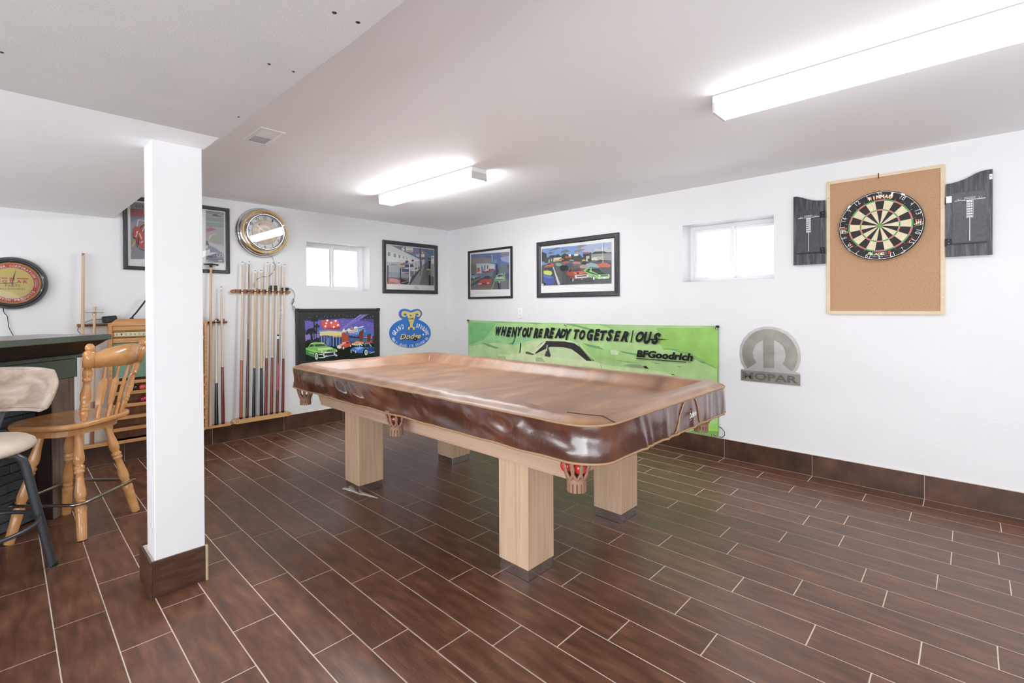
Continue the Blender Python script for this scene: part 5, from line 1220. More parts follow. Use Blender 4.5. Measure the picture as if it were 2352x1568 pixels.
def cue(label, top, bot, zs, butt, shaftm=None, rt=.0062, rb=.0148, extra=None, group=None, tipm=M_blk):
    """top, bot: world points; zs: height of the splice; butt: material"""
    T = Vector(top); B = Vector(bot); t = thing('pool_cue', label, 'cue', (B.x, B.y, B.z)); T = T - B; B = Vector((0, 0, 0)); L = T.z
    f = (zs - bot[2]) / L; P = B.lerp(T, f); rs = rb + (rt-rb) * (f ** .85)
    a = MB(); a.lathe(B.lerp(T, .012), P, [(0, rb), (1, rs)], butt, 14); a.build('butt', t)
    a = MB(); a.lathe(B, B.lerp(T, .0125), [(0, rb*.8), (.3, rb*.97), (1, rb)], M_blkrub, 14); a.build('bumper', t)
    a = MB(); a.lathe(P, B.lerp(T, .982), [(0, rs), (.5, (rs+rt)/2*.97), (1, rt)], shaftm or M_shaft, 14); a.build('shaft', t)
    a = MB(); a.lathe(B.lerp(T, .982), B.lerp(T, .995), [(0, rt), (1, rt)], M_vinyl, 12); a.build('ferrule', t)
    a = MB(); a.lathe(B.lerp(T, .995), T, [(0, rt), (.6, rt*.95), (1, rt*.5)], tipm, 12); a.build('tip', t)
    for nm, z0, z1, m in (extra or []):
        f0 = (z0-bot[2])/L; f1 = (z1-bot[2])/L; a = MB(); a.lathe(B.lerp(T, f0), B.lerp(T, f1), [(0, (rb+(rt-rb)*f0**.85)*1.05), (1, (rb+(rt-rb)*f1**.85)*1.05)], m, 14); a.build(nm, t)
    return t
def wood(n, a_, b_): return texmat(n, [(0.3, a_), (0.7, b_)], scale=(30, 30, 2.5), nscale=3, rough=.2, coat=.5)
Wn = [wood('butt_orange', '9c5230', 'b5673f'), wood('butt_umber', '4b352c', '5d463a'), mat('butt_black', '191a1c', .2, coat=.5), mat('butt_black', '191a1c'), wood('butt_mahogany', '6e2a22', '87392d'), wood('butt_red', '7a3026', '8f4335'), wood('butt_brown', '5c3023', '6f3f2f'), wood('butt_crimson', '651f1c', '7a2c27')]
LB = ['cue with an orange-brown butt, leftmost on the long rack', 'cue with a dull umber butt and darkened shaft, second on the long rack', 'short cue with a black butt and yellowish shaft, third on the long rack',
      'short cue with a black butt and yellowish shaft, fourth on the long rack', 'cue with a mahogany butt, fifth from the left on the long rack', 'cue with a red-brown butt, sixth from the left on the long rack',
      'cue with a pink grip and white joint ring', 'cue with a crimson-brown butt, rightmost on the long rack']
M_sh2 = texmat('yellow_shaft', [(0.3, 'c9a87a'), (0.7, 'dcbf92')], scale=(20, 20, 2), nscale=3, rough=.35)
M_sh3 = texmat('dark_shaft', [(0.3, '8c6f52'), (0.7, 'a4876a')], scale=(20, 20, 2), nscale=3, rough=.35)
for i in range(8):
    ex = None
    if i == 6: ex = [('wrap', .432, .690, mat('pink_grip', 'b05a68', .6)), ('joint_ring', .930, .958, M_vinyl), ('joint_collar', .957, .972, M_blk)]
    cue(LB[i], (TOPX[i], zy(i, TOPZ[i]), TOPZ[i]), (BOTX[i], zy(i, .206), .2055), SPL[i], Wn[i], {1: M_sh3, 2: M_sh2, 3: M_sh2}.get(i), extra=ex, group=None)

# ---------------------------------------------------------------- scoreboard cabinet with cue rails on both sides
t = thing('scoreboard_cabinet', 'oak billiard scoreboard cabinet with chalkboard and ball shelves behind the post', 'cabinet', (-3.135, 0, 0))
cx = -3.135; HW = .332; D = -.120
def part(nm, *bx, m=M_oak, bev=.002, lab=None):
    a = MB()
    for q in bx: a.box(*q, m, bev)
    o = a.build(nm, t)
    if lab: o['label'] = lab
    return o
for s in (-1, 1): part('side_panel', (s*HW, D, .170, s*(HW-.020), -.001, 1.100))
a = MB(); a.T = Matrix(((1, 0, 0, 0), (0, 0, -1, 0), (0, 1, 0, 0), (0, 0, 0, 1)))
a.prism([(-HW-.004, 1.098), (HW+.004, 1.098), (HW+.004, 1.118), (HW-.015, 1.122), (HW-.028, 1.134), (HW-.045, 1.150), (-HW+.045, 1.150), (-HW+.028, 1.134), (-HW+.015, 1.122), (-HW-.004, 1.118)], .098, .1215, M_oak); a.build('header', t)
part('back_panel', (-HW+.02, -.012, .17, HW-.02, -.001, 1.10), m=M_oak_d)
part('score_rail', (-HW+.021, -.112, 1.060, HW-.021, -.098, 1.098)); part('score_rail', (-HW+.021, -.112, .962, HW-.021, -.098, .999))
part('score_board', (-HW+.021, -.108, 1.000, HW-.021, -.100, 1.059))
M_brass = mat('brass', 'b8935a', .3, .9)
for z in (1.052, 1.006): a = MB(); a.lathe((-HW+.022, -.114, z), (HW-.022, -.114, z), [(0, .0035), (1, .0035)], M_brass, 8); a.build('brass_rod', t)
part('number_strip', (-HW+.033, -.1125, 1.014, HW-.033, -.1085, 1.045), m=mat('score_strip', 'd5cfae', .4), bev=.0005)
a = MB(); a.T = Matrix(((1, 0, 0, 0), (0, 0, -1, 0), (0, 1, 0, 0), (0, 0, 0, 1)))
for k in range(21): text(a, str(k % 10 if k < 20 else 0), -HW+.048 + k*.0284, 1.0295, .1130, mat('score_dark', '303034'), width=.009, height=.015)
a.build('number_lettering', t)
part('chalkboard', (-HW+.021, -.104, .680, HW-.021, -.098, .961), m=texmat('green_chalkboard', [(0.3, '6d8a78'), (0.7, '7f9c89')], nscale=4, rough=.8))
SH = (.640, .5555, .456, .362, .270, .172)
for k, z in enumerate(SH):
    part('shelf', (-HW+.020, D-.002, z, HW-.020, -.012, z+.014)); part('shelf_lip', (-HW+.020, D-.012, z-.004, HW-.020, D-.002, z+.022))
part('bottom_ledge', (-.520, -.100, .165, .520, -.0155, .186))
for s, x0, x1 in ((-1, -.510, -HW-.001), (1, HW+.001, .520)):
    part('cue_rail', (x0, -.028, 1.095, x1, -.001, 1.1155), m=M_rackw, bev=.003)
    n = 6 if s < 0 else 6
    for k in range(n):
        xx = (-3.611, -3.588, -3.563, -3.539, -3.508, -3.486)[k] - cx if s < 0 else (-2.775, -2.745, -2.715, -2.688, -2.665, -2.640)[k] - cx
        a = MB(); a.tube([(xx + .0105*math.cos(q), -.0395 + .0105*math.sin(q), 1.105) for q in [-PI*.30 - .0 + (-(2*PI) + 1.9) * (j/10) for j in range(11)]], .0034, M_blk, 5); a.build('cue_clip', t)
BR = .0262
def ball(x, y, z, m, label, cat='ball'):
    b_ = MB(); b_.sphere((0, 0, 0), BR, m, 24); o = b_.build('billiard_ball', loc=(x, y, z)); return tag(o, label, cat)
gl = lambda n, c: mat(n, c, .08, coat=1.0)
ball(-3.3085, -.088, SH[1]+.014+BR, gl('ball_black', '17181a'), 'black billiard ball on the upper shelf of the scoreboard cabinet')
ball(-3.2555, -.088, SH[1]+.014+BR, gl('ball_orange', 'e0584a'), 'orange-red billiard ball on the upper shelf of the scoreboard cabinet')
ball(-3.2495, -.088, SH[2]+.014+BR, gl('ball_crimson', 'a51f3c'), 'crimson billiard ball on the second shelf of the scoreboard cabinet')
# right-hand rail: bridge stick and two cues
def bridge(label, top, bot, head, m_sh, dark=None):
    T = Vector(top) - Vector(bot); t_ = thing('bridge_stick', label, 'cue', bot); a = MB()
    a.lathe((0, 0, 0), T, [(0, .0135), (.5, .0118), (1, .0092)], m_sh, 14); a.build('stick', t_)
    if dark: a = MB(); a.lathe((0, 0, .004), T * dark, [(0, .0142), (1, .0128)], wood('stick_brown', '7a5238', '8f6546'), 14); a.build('grip', t_)
    a = MB()
    if head == 'T':
        a.lathe(T * .99, T + Vector((0, 0, .012)), [(0, .0125), (1, .0105)], M_blkrub, 12); z = T.z + .012
        a.T = Matrix.Translation((T.x, T.y, z)) @ Matrix(((1, 0, 0, 0), (0, 0, -1, 0), (0, 1, 0, 0), (0, 0, 0, 1)))
        a.prism([(-.060, .004), (-.050, -.004), (.040, -.004), (.048, -.010), (.056, -.008), (.064, .006), (.03, .008), (0, .012), (-.03, .008)], -.006, .006, M_blkrub)
    elif head == 'X':
        z = T.z * .955; a.lathe(T * .94, T * 1.0, [(0, .0105), (.3, .0125), (.32, .009), (.8, .008), (1, .006)], M_steel, 12)
        c = T * .955; a.tube([c + Vector((-.055, 0, .002)), c, c + Vector((.052, 0, .001))], .0022, M_steel, 6)
    else: a.lathe(T * .985, T + Vector((0, 0, .004)), [(0, .0094), (.8, .0094), (1, .007)], M_steel, 12)
    a.build('head', t_); return t_
bridge('long plain bridge stick with a black T head on the right cue rail', (-2.748, -.040, 1.612), (-2.772, -.070, .1865), 'T', M_maple)
cue('pale-shafted cue with a wedge-spliced black butt on the right cue rail', (-2.712, -.038, 1.135), (-2.722, -.072, .1865), .560, Wn[2], texmat('white_shaft', [(0.3, 'dccfb8'), (0.7, 'e6dbc8')], nscale=4, rough=.3), rt=.0055, rb=.0165)
cue('cue with a dark red butt, rightmost on the right cue rail', (-2.668, -.040, 1.428), (-2.669, -.072, .1865), .700, Wn[7], rt=.0075)
bridge('long plain wooden stick on the left cue rail', (-3.607, -.042, 1.655), (-3.626, -.070, .1865), 'P', M_maple)
bridge('shorter bridge stick with a metal cross head on the left cue rail', (-3.542, -.042, 1.250), (-3.570, -.072, .1865), 'X', M_maple, .31)
for x, c, nm in ((-2.698, '6a5a52', 'grey'), (-2.647, 'b06a72', 'pink')):
    t = thing('cue_chalk', nm + ' cube of cue chalk on the right cue rail', 'chalk', (x, -.016, 1.1158)); a = MB(); a.box(-.011, -.010, 0, .011, .010, .019, ink(c, .8), .001); a.build('cube', t)
    a = MB(); a.box(-.0085, -.0085, .019, .0085, .0085, .0205, ink('3a3a40', .8), .001); a.build('worn_top', t)
t = thing('power_supply', 'black power supply box on the left end of the scoreboard cabinet', 'adapter', (-3.452, -.055, 1.118)); a = MB(); a.T = Matrix.Rotation(-.10, 4, 'Y'); a.box(-.046, -.024, .006, .044, .024, .058, M_blk, .006); a.build('box', t)
a = MB(); a.T = Matrix.Rotation(-.10, 4, 'Y'); a.box(-.026, -.0252, .018, -.006, -.0238, .046, mat('label_black', '2c2c2e', .2)); a.build('label_patch', t)
wcable('b', [(-3.492, 1.150, .050), (-3.53, 1.150, .05), (-3.56, 1.147, .045), (-3.60, 1.127, .03), (-3.625, 1.104, .012), (-3.640, 1.0735, .01), (-3.630, 1.050, .01), (-3.61, 1.02, .01)], .0019, 'thin black cord from the power supply box over the left cue rail')
t = thing('angled_arm', 'thin black angled arm standing on the scoreboard cabinet', 'arm', (-3.318, -.06, 1.150)); a = MB(); a.tube([(0, 0, .002), (.006, 0, .018), (.030, 0, .050), (.115, 0, .185)], .0062, M_blk, 8); a.build('rod', t)
a = MB(); a.box(-.013, -.010, .0005, .014, .010, .010, M_blk, .003); a.build('foot', t)

# ---------------------------------------------------------------- round advertising clock
cu, cv = -3.986, 1.4186
t = thing('wall_clock', 'round black-rimmed yellow and red wall clock above the bar', 'clock', mw=wallm('b', cu, cv))
M_rim = mat('rim_black', '28262a', .18, coat=.6)
a = MB(); a.lathe((0, 0, 0), (0, 0, .06), [(.01, .186), (.35, .187), (.55, .183), (.62, .178), (.74, .178), (.80, .171), (.92, .170), (.97, .163), (1.0, .160), (.95, .152), (.6, .148), (.45, .147)], M_rim, 64, cap=False); a.lathe((0, 0, .024), (0, 0, .026), [(0, .15), (1, .15)], M_rim, 48); a.build('rim', t)
a = MB(); yl = mat('clock_yellow', 'dfce7c', .5); rd = mat('clock_red', 'cf4a48', .5); og = mat('clock_orange', 'd99a4c', .5)
a.lathe((0, 0, .026), (0, 0, .0275), [(0, .1465), (1, .1465)], og, 64); a.lathe((0, 0, .026), (0, 0, .0282), [(0, .136), (1, .136)], rd, 64); a.lathe((0, 0, .026), (0, 0, .0289), [(0, .110), (1, .110)], yl, 64); a.build('face', t)
a = MB(); cw = ink('f2ece0', .5); dr_ = ink('8a4a38', .5)
arctext(a, 'CHRYSLER CORPORATION', 0, 0, .1225, .1225, PI/2 + 1.22, PI/2 - 1.22, .0292, cw, .016, .0125, .03)
arctext(a, 'DIVISION PRODUCTS', 0, 0, .1225, .1225, -PI/2 - 1.12, -PI/2 + 1.12, .0292, cw, .016, .0125, .03, inward=True)
for s in (-1, 1):
    for r in (.118, .127): a.tube([(s*r*math.cos(q), r*math.sin(q), .0292) for q in [-.22 + .44*k/8 for k in range(9)]], .0022, cw, 4)
text(a, 'PARTS', .002, -.018, .0294, dr_, width=.074, height=.018, bold=.0); text(a, 'ACCESSORIES', 0, -.041, .0294, dr_, width=.128, height=.014)
for m_, of, bo in ((ink('b03a3c'), .0293, .05), (ink('e0726c'), .0297, .012)):
    text(a, 'M', -.073, .021, of, m_, width=.030, height=.038, bold=bo); text(a, 'O', -.037, .012, of, m_, width=.026, height=.022, bold=bo); text(a, 'P', .000, .021, of, m_, width=.026, height=.038, bold=bo)
    text(a, 'A', .034, .012, of, m_, width=.026, height=.022, bold=bo); text(a, 'R', .066, .012, of, m_, width=.026, height=.022, bold=bo)
    e = bo * .03; a.box(-.051-e, .031-e, of-.0002, -.024+e, .037+e, of, m_); a.box(.024-e, .031-e, of-.0002, .079+e, .037+e, of, m_)
a.build('lettering', t)
for ang, L in ((10, .095), (-93, .075)): a = MB(); hand(a, math.radians(ang), L, .0025, .032, M_blk); a.build('hand', t)
a = MB(); a.lathe((0, 0, .029), (0, 0, .036), [(0, .004), (1, .004)], M_blk, 10); a.build('hub', t)
a = MB(); a.lathe((0, 0, .040), (0, 0, .048), [(0, .148), (.5, .110), (.85, .055), (1, .001)], M_glass, 48, cap=False); a.build('domed_glass', t)
wcable('b', [(-4.030, 1.239, .02), (-4.028, 1.21, .012), (-4.012, 1.180, .012), (-4.006, 1.11, .012), (-3.99, 1.06, .012), (-3.975, 1.02, .012), (-3.96, .9, .012)], .0022, 'thin black cord hanging below the round yellow clock')
# ---------------------------------------------------------------- billiard table
TX, TY = -1.960, -2.708
t = thing('billiard_table', 'pale maple billiard table on four square legs', 'billiard table', (TX, TY, 0))
def hx(v): return v
LX = (-2.331, -1.538); LY = (-3.452, -1.958)
for x in LX:
    for y in LY:
        a = MB(); a.box(-.092, -.092, .052, .092, .092, .600, M_maple, .002); lg = a.build('leg', t, loc=(x-TX, y-TY, 0))
        a = MB(); a.box(-.088, -.088, .0005, .088, .088, .053, M_mirror, .001); p = a.build('plinth', lg)
a = MB(); A0, A1, B0, B1 = -2.470-TX, -1.420-TX, -3.810-TY, -1.610-TY
a.box(A0+.012, B0+.012, .552, A1-.012, B1-.012, .60, M_maple_h)
def rrail(a, x0, x1, y0, y1, m):      # sloping cabinet sides
    a.add([(x0, y0, .540), (x1, y0, .540), (x1, y1, .540), (x0, y1, .540), (x0-.035, y0-.035, .700), (x1+.035, y0-.035, .700), (x1+.035, y1+.035, .700), (x0-.035, y1+.035, .700)],
          [(0, 1, 5, 4), (1, 2, 6, 5), (2, 3, 7, 6), (3, 0, 4, 7), (3, 2, 1, 0)], m)
a = MB(); rrail(a, A0, A1, B0, B1, M_maple_h); a.build('apron', t)
a = MB(); a.box(-.60, -1.27, .700, .60, 1.27, .742, mat('slate_bed', '5a6a5a', .8)); a.build('slate', t)
for x0, y0, x1, y1 in ((-.640, -1.17, -.53, 1.17), (.53, -1.17, .640, 1.17), (-.50, -1.305, .50, -1.19), (-.50, 1.19, .50, 1.305)):
    a = MB(); a.box(x0, y0, .690, x1, y1, .786, M_maple_h, .006); a.build('rail', t)
# leather drop pockets showing under the cover
def pocket(x, y, ang, name='pocket'):
    e = MB(); n = 9; R = .056; zt, zb = .676, .588
    e.T = Matrix.Translation((x, y, 0)) @ Matrix.Rotation(ang, 4, 'Z')
    for k in range(n):      # crossing straps
        a0 = 2*PI*k/n
        for s in (-1, 1):
            pts = []
            for j in range(9):
                q = j / 8; z = zt + (zb - zt) * q; r = R * math.cos(q * 1.0) ** .6 * (1 - .12*q); aa = a0 + s * (.42 * math.sin(PI * q) ) ; pts.append((r*math.cos(aa), r*math.sin(aa), z))
            e.tube(pts, .0062, M_pocket, 6)
    e.tube([(R*1.02*math.cos(q*PI/12), R*1.02*math.sin(q*PI/12), zt) for q in range(24)], .006, M_pocket, 6, closed=True)
    o = e.build(name, t)
    e = MB(); e.T = Matrix.Translation((x, y, 0)) @ Matrix.Rotation(ang, 4, 'Z'); e.lathe((0, 0, zb+.008), (0, 0, zb-.014), [(0, .034), (.5, .038), (1, .037)], M_pocket, 16)
    for k in range(14):
        q = 2*PI*k/14; e.T = Matrix.Translation((x, y, 0)) @ Matrix.Rotation(q, 4, 'Z'); e.box(.033, -.0062, zb-.048, .037, .0062, zb-.010, M_pocket, .001)
    e.build('fringe', o)
PK = [(-.582, -1.190), (-.600, -.002), (-.582, 1.190), (.582, -1.190), (.600, -.002), (.582, 1.190)]
for x, y in PK: pocket(x, y, .3)
def pball(px, py, dx, dy, z, m, label): return ball(TX+px+dx, TY+py+dy, z, m, label)
pball(*PK[0], -.006, -.020, .632, gl('ball_red', 'cc2f28'), 'red ball in the net pocket at the near corner of the table')
pball(*PK[0], -.022, .029, .634, gl('ball_red', 'cc2f28'), 'second red ball behind the first in the near corner pocket')
pball(*PK[1], -.018, -.012, .632, gl('ball_maroon', '7a2324'), 'maroon ball in the side pocket on the bar side')

# ---------------------------------------------------------------- fitted cover
cv_ = thing('table_cover', 'brown leatherette fitted cover over the billiard table', 'cover', (TX, TY, 0))
HX, HY, RC, ZS = .657, 1.328, .135, .806
NC, NX, NY = 14, 70, 140
def outline(t_, rc=RC):
    """points round the rounded rectangle inset by t_, always the same count"""
    hx_, hy_ = HX - t_, HY - t_; r = max(rc - t_, .012); r = min(r, hx_ - .001); P = []
    cs = [(hx_-r, -hy_+r, -PI/2), (hx_-r, hy_-r, 0), (-hx_+r, hy_-r, PI/2), (-hx_+r, -hy_+r, PI)]
    for k, (cx_, cy_, a0) in enumerate(cs):
        for j in range(NC + 1):
            q = a0 + PI/2 * j / NC; P.append((cx_ + r*math.cos(q), cy_ + r*math.sin(q), math.cos(q), math.sin(q)))
        nx_, ny_, b0 = cs[(k+1) % 4]; e = (nx_ + r*math.cos(b0), ny_ + r*math.sin(b0)); s = P[-1]; n = NY if k % 2 == 0 else NX
        for j in range(1, n): P.append((s[0] + (e[0]-s[0])*j/n, s[1] + (e[1]-s[1])*j/n, s[2], s[3]))
    return P
def nz(x, y, z=0, s=1): return noise.noise(Vector((x*s, y*s, z)))
def smooth(a_, b_, x): q = min(1, max(0, (x-a_)/(b_-a_))); return q*q*(3-2*q)
def topz(t_, x, y):
    crest = .022 * smooth(0, .055, t_); fall = .066 * smooth(.105, .205, t_)
    ft = .0022 * nz(x*.7, y*5.5, 1) + .0016 * nz(x*2, y*9, 4)                       # stretched creases across the bed
    rl = (.0045 * nz(x*5, y*5, 7) + .0022*nz(x*14, y*14, 9)) * smooth(.01, .05, t_) * (1 - smooth(.17, .24, t_))
    left = smooth(-.52, -.62, x) * smooth(1.15, .2, -y * 0 + y) if False else 0
    wr = .0022 * nz(x*3, y*13, 3) * 1.6 * smooth(.02, .06, t_) * (1 - smooth(.10, .2, t_)) * (1 if x < -.42 else .25)
    dip = -.004 * math.exp(-((x+.46)**2/.02 + (y+1.06)**2/.02)) - .003*math.exp(-((x+.2)**2/.05 + (y+1.16)**2/.004))
    return ZS + crest - fall + ft * smooth(.05, .2, t_) + rl + wr + dip * smooth(0, .03, t_)
levels = [0, .004, .012, .022, .034, .046, .058, .072, .086, .098, .108, .118, .128, .138, .148, .158, .168, .18, .192, .206, .222, .24, .26, .285, .31, .34, .37, .40, .43, .46, .49, .52, .55, .58, .61, .635]
vs = []; fs = []
for t_ in levels:
    for x, y, nx_, ny_ in outline(t_): vs.append((x, y, topz(t_, x, y)))
n = len(outline(0))
for i in range(len(levels)-1):
    for k in range(n): fs.append((i*n+k, i*n+(k+1) % n, (i+1)*n+(k+1) % n, (i+1)*n+k))
fs.append([(len(levels)-1)*n + k for k in range(n)])
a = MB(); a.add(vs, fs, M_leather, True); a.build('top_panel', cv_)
# skirt
SK = 16; ZH = .668
def skd(s, x, y, nx_, ny_, h):
    """outward displacement of the skirt; s runs round the table, h 0 top .. 1 hem"""
    left = max(0, -nx_); front = max(0, -ny_)
    f = .007 * nz(s*3.2, h*.8, 11) + .004 * nz(s*8, h*1.6, 5)
    big = (.026 * nz(s*2.6 - h*.9, h*1.2, 21) + .008 * nz(s*8 - h*1.5, h*2, 25)) * left
    fold = 0
    for c, wdt, amp, lean in ((.45, .030, .022, -.30), (.60, .030, .020, -.26), (.86, .02, .007, -.12), (-.98, .05, .010, .10), (-.62, .05, .008, -.10), (-.25, .04, .009, -.09), (1.02, .014, .006, 0), (1.1, .014, .005, 0)):
        d = y - c - lean * h; fold += 1.25 * amp * math.exp(-(d / wdt)**2) * left * math.sin(PI * min(1, h*1.05 + .05))
    pl = 0
    for c, wdt, amp, lean in ((-.36, .018, .010, .05), (-.30, .012, .006, .04), (-.13, .016, .009, .01), (-.02, .012, .006, 0), (.12, .018, .008, .03), (.30, .014, .008, 0), (.36, .012, .007, -.01), (.44, .012, .006, .02), (.52, .014, .007, 0), (.585, .012, .007, 0)):
        d = x - c - lean * h; pl += amp * math.exp(-(d / wdt)**2) * front * (.35 + .65 * h)
    return (f * (.4 + .6*front + .6*left) + big + fold) * math.sin(PI * min(1, .10 + h*.85)) + pl - .010 * math.sin(PI*h) * 0.3
O = outline(0); per = [0]
for k in range(1, n+1): per.append(per[-1] + math.hypot(O[k % n][0]-O[k-1][0], O[k % n][1]-O[k-1][1]))
vs = []; fs = []; hem = []
for j in range(SK + 1):
    h = j / SK
    for k, (x, y, nx_, ny_) in enumerate(O):
        s = per[k]; d = skd(s, x, y, nx_, ny_, h) + .004 * math.sin(PI*h); hz = ZH + .006 * nz(s*2.2, 0, 31) + .005 * nz(s*6, 0, 33)
        z = ZS + (hz - ZS) * h - (.0 if h else 0); p = (x + nx_*d, y + ny_*d, z); vs.append(p)
        if j == SK: hem.append(p)
for j in range(SK):
    for k in range(n): fs.append((j*n+k, (j+1)*n+k, (j+1)*n+(k+1) % n, j*n+(k+1) % n))
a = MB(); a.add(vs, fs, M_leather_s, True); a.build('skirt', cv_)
a = MB(); a.tube([(x + nx_*.001, y + ny_*.001, ZS + .0015*nz(per[k]*9, 0, 40)) for k, (x, y, nx_, ny_) in enumerate(O)], .0046, M_piping, 6, closed=True); a.build('piping', cv_)
a = MB(); a.tube(hem, .0052, M_piping, 6, closed=True); a.build('hem_binding', cv_)
a = MB()          # seam across the near corner
pts = []
for k in range(13):
    q = k / 12; t_ = .02 + q*.11; x = -.520 - .050*math.sin(q*PI/2); y = -HY + .002 + q*.19; pts.append((x, y, topz(min(y + HY, HX - abs(x)), x, y) + .001))
a.tube(pts, .0016, mat('dark_seam', '3a241a', .5), 5); a.build('corner_seam', cv_)
# badge panel on the near skirt with its piping
def on_skirt(x, h, off=.003):
    best = min(range(n), key=lambda k: (O[k][0]-x)**2 + (O[k][1]+HY)**2)
    j = int(round(h*SK)); p = vs[j*n+best]; return Vector((x, p[1] - off, p[2]))
for x0, x1 in ((.045, -.045), (.165, .225)):
    a = MB(); a.tube([on_skirt(x0 + (x1-x0)*q/8, .04 + .92*q/8) for q in range(9)], .0032, M_piping, 6); a.build('panel_piping', cv_)
a = MB(); p = on_skirt(.110, .5, .014)
a.T = Matrix.Translation(p) @ Matrix(((1, 0, 0, 0), (0, 0, -1, 0), (0, 1, 0, 0), (0, 0, 0, 1)))
text(a, 'Dufferin', 0, 0, 0, mat('badge_white', 'f2efe8', .4), width=.075, height=.026, shear=.4, bold=.02, rot=.08); a.flat([(-.045, -.028), (-.012, -.018), (-.014, -.021)], 0, mat('badge_white', 'f2efe8')); a.lathe((.018, .017, 0), (.018, .017, .001), [(0, .0045), (1, .0045)], mat('badge_red', 'd84a3a'), 10)
a.build('badge_lettering', cv_)
# loose chip of white board beside the far leg
a = MB(); a.prism([(-2.452, -1.88), (-2.43, -1.875), (-2.395, -2.02), (-2.380, -2.12), (-2.372, -2.20), (-2.392, -2.14), (-2.405, -2.09), (-2.42, -2.06), (-2.43, -1.98)], .0006, .004, mat('plaster_white', 'd8cdc2', .8))
tag(a.build('plaster_sliver'), 'torn pale sliver on the floor in front of the far left table leg', 'debris')
# ---------------------------------------------------------------- bar
BM = Matrix(((.743, .669, 0, -3.8346), (.669, -.743, 0, -1.0775), (0, 0, -1, 0), (0, 0, 0, 1)))
# local x along the bar front to the far end, local y out of the front, built with z up below
BM = Matrix(((.743, .669, 0, -3.8346), (.669, -.743, 0, -1.0775), (0, 0, 1, 0), (0, 0, 0, 1)))
t = thing('bar_counter', 'grey-green home bar with slate brick front', 'bar')
def bpart(nm, boxes, m, bev=.002, par=None, lab=None):
    a = MB(); a.T = BM
    for q in boxes: a.box(*q, m, bev)
    o = a.build(nm, par or t)
    if lab: o['label'] = lab
    return o
L0 = -1.95
bpart('body', [(L0, -.42, .0, .120, -.112, .955)], M_mortar)
bpart('end_pilaster', [(0, -.112, .0, .140, -.002, .816)], M_greywood)
bpart('pilaster_return', [(-.0045, -.112, .0, .0, -.003, .816)], M_darkwood)
bpart('end_panel', [(.120, -.42, .0, .140, -.112, .955)], M_greywood)
bpart('frieze', [(L0, -.11, .816, .152, .006, .930)], M_barg)
bpart('frieze_strip', [(L0, -.11, .932, .178, .014, .954)], M_barg)
a = MB(); a.T = BM      # dark sloping cove under the top
x0, x1 = L0, .178
a.add([(x0, -.11, .955), (x1, -.11, .955), (x1, .012, .955), (x0, .012, .955), (x0, -.11, 1.040), (.208, -.11, 1.040), (.208, .150, 1.040), (x0, .150, 1.040)],
      [(0, 1, 2, 3), (3, 2, 6, 7), (1, 5, 6, 2), (4, 7, 6, 5), (0, 3, 7, 4), (0, 4, 5, 1)], M_darkwood); a.build('cove', t)
a = MB(); a.T = BM; a.box(L0, -.30, 1.041, .215, .172, 1.0735, M_barg, .004); tp = a.build('bar_top', t)
a = MB(); a.T = BM; a.box(L0, -.288, 1.0732, .206, .163, 1.0755, M_bartop, .001); a.build('top_surface', tp)
# slate bricks
bw2, bh2 = .150, .052; r = 0; z = .010
rb_ = random.Random(5)
while z < .81:
    x = -.008 - (0 if r % 2 else .075)
    h = min(bh2, .814 - z) - .004
    first = True
    xs = -.008
    while xs > -1.2:
        w = (.075 if (first and r % 2) else bw2) * rb_.uniform(.9, 1.1); xe = max(xs - w, -1.2); first = False
        if h > .01 and xs - xe > .02:
            a = MB(); o_ = rb_.uniform(0, .007); a.T = BM; a.box(xe+.002, -.1125, z, xs-.002, -.098+o_, z+h, M_slate, .0015); a.build('brick', t)
        xs = xe
    z += bh2; r += 1

# ---------------------------------------------------------------- turned wooden bar chair
def turned(a, p0, p1, k, m, n=16, prof=None):
    prof = prof or [(0, .62), (.04, .66), (.15, .72), (.24, 1.0), (.29, .98), (.315, .72), (.325, .72), (.335, .95), (.355, .95), (.365, .75), (.375, .92), (.39, .92), (.40, .66), (.46, .70), (.56, .98), (.60, 1.0), (.635, .82), (.645, .74), (.655, .95), (.675, .95), (.685, .80), (.70, 1.02), (.74, 1.04), (.76, .92), (.765, .96), (.99, .86), (1, .80)]
    a.lathe(p0, p1, [(q, r_*k) for q, r_ in prof], m, n)
CC = Vector((-3.755, -1.298, 0)); ang = math.radians(45)
t = thing('bar_chair', 'honey wooden swivel bar chair with turned legs and spindle back', 'chair', (CC.x, CC.y, 0))
fwd = Vector((-.68, .733, 0)).normalized(); rgt = Vector((fwd.y, -fwd.x, 0))        # facing the bar
def loc(f_, r_, z): v = fwd*f_ + rgt*r_; return Vector((v.x, v.y, z))
legs = [(-3.7535+.004, -1.5569+.012), (-3.483, -1.2874), (-4.0194, -1.3199), (-3.7772, -1.0344)]
legs = [(x - CC.x, y - CC.y) for x, y in legs]; lc = Vector((sum(p[0] for p in legs)/4, sum(p[1] for p in legs)/4, 0))
for x, y in legs:
    b_ = Vector((x, y, .001)); tp_ = lc + (Vector((x, y, 0)) - lc) * .50; tp_.z = .566
    a = MB(); turned(a, tp_, b_, .0252, M_chairwood, 18); a.build('leg', t)
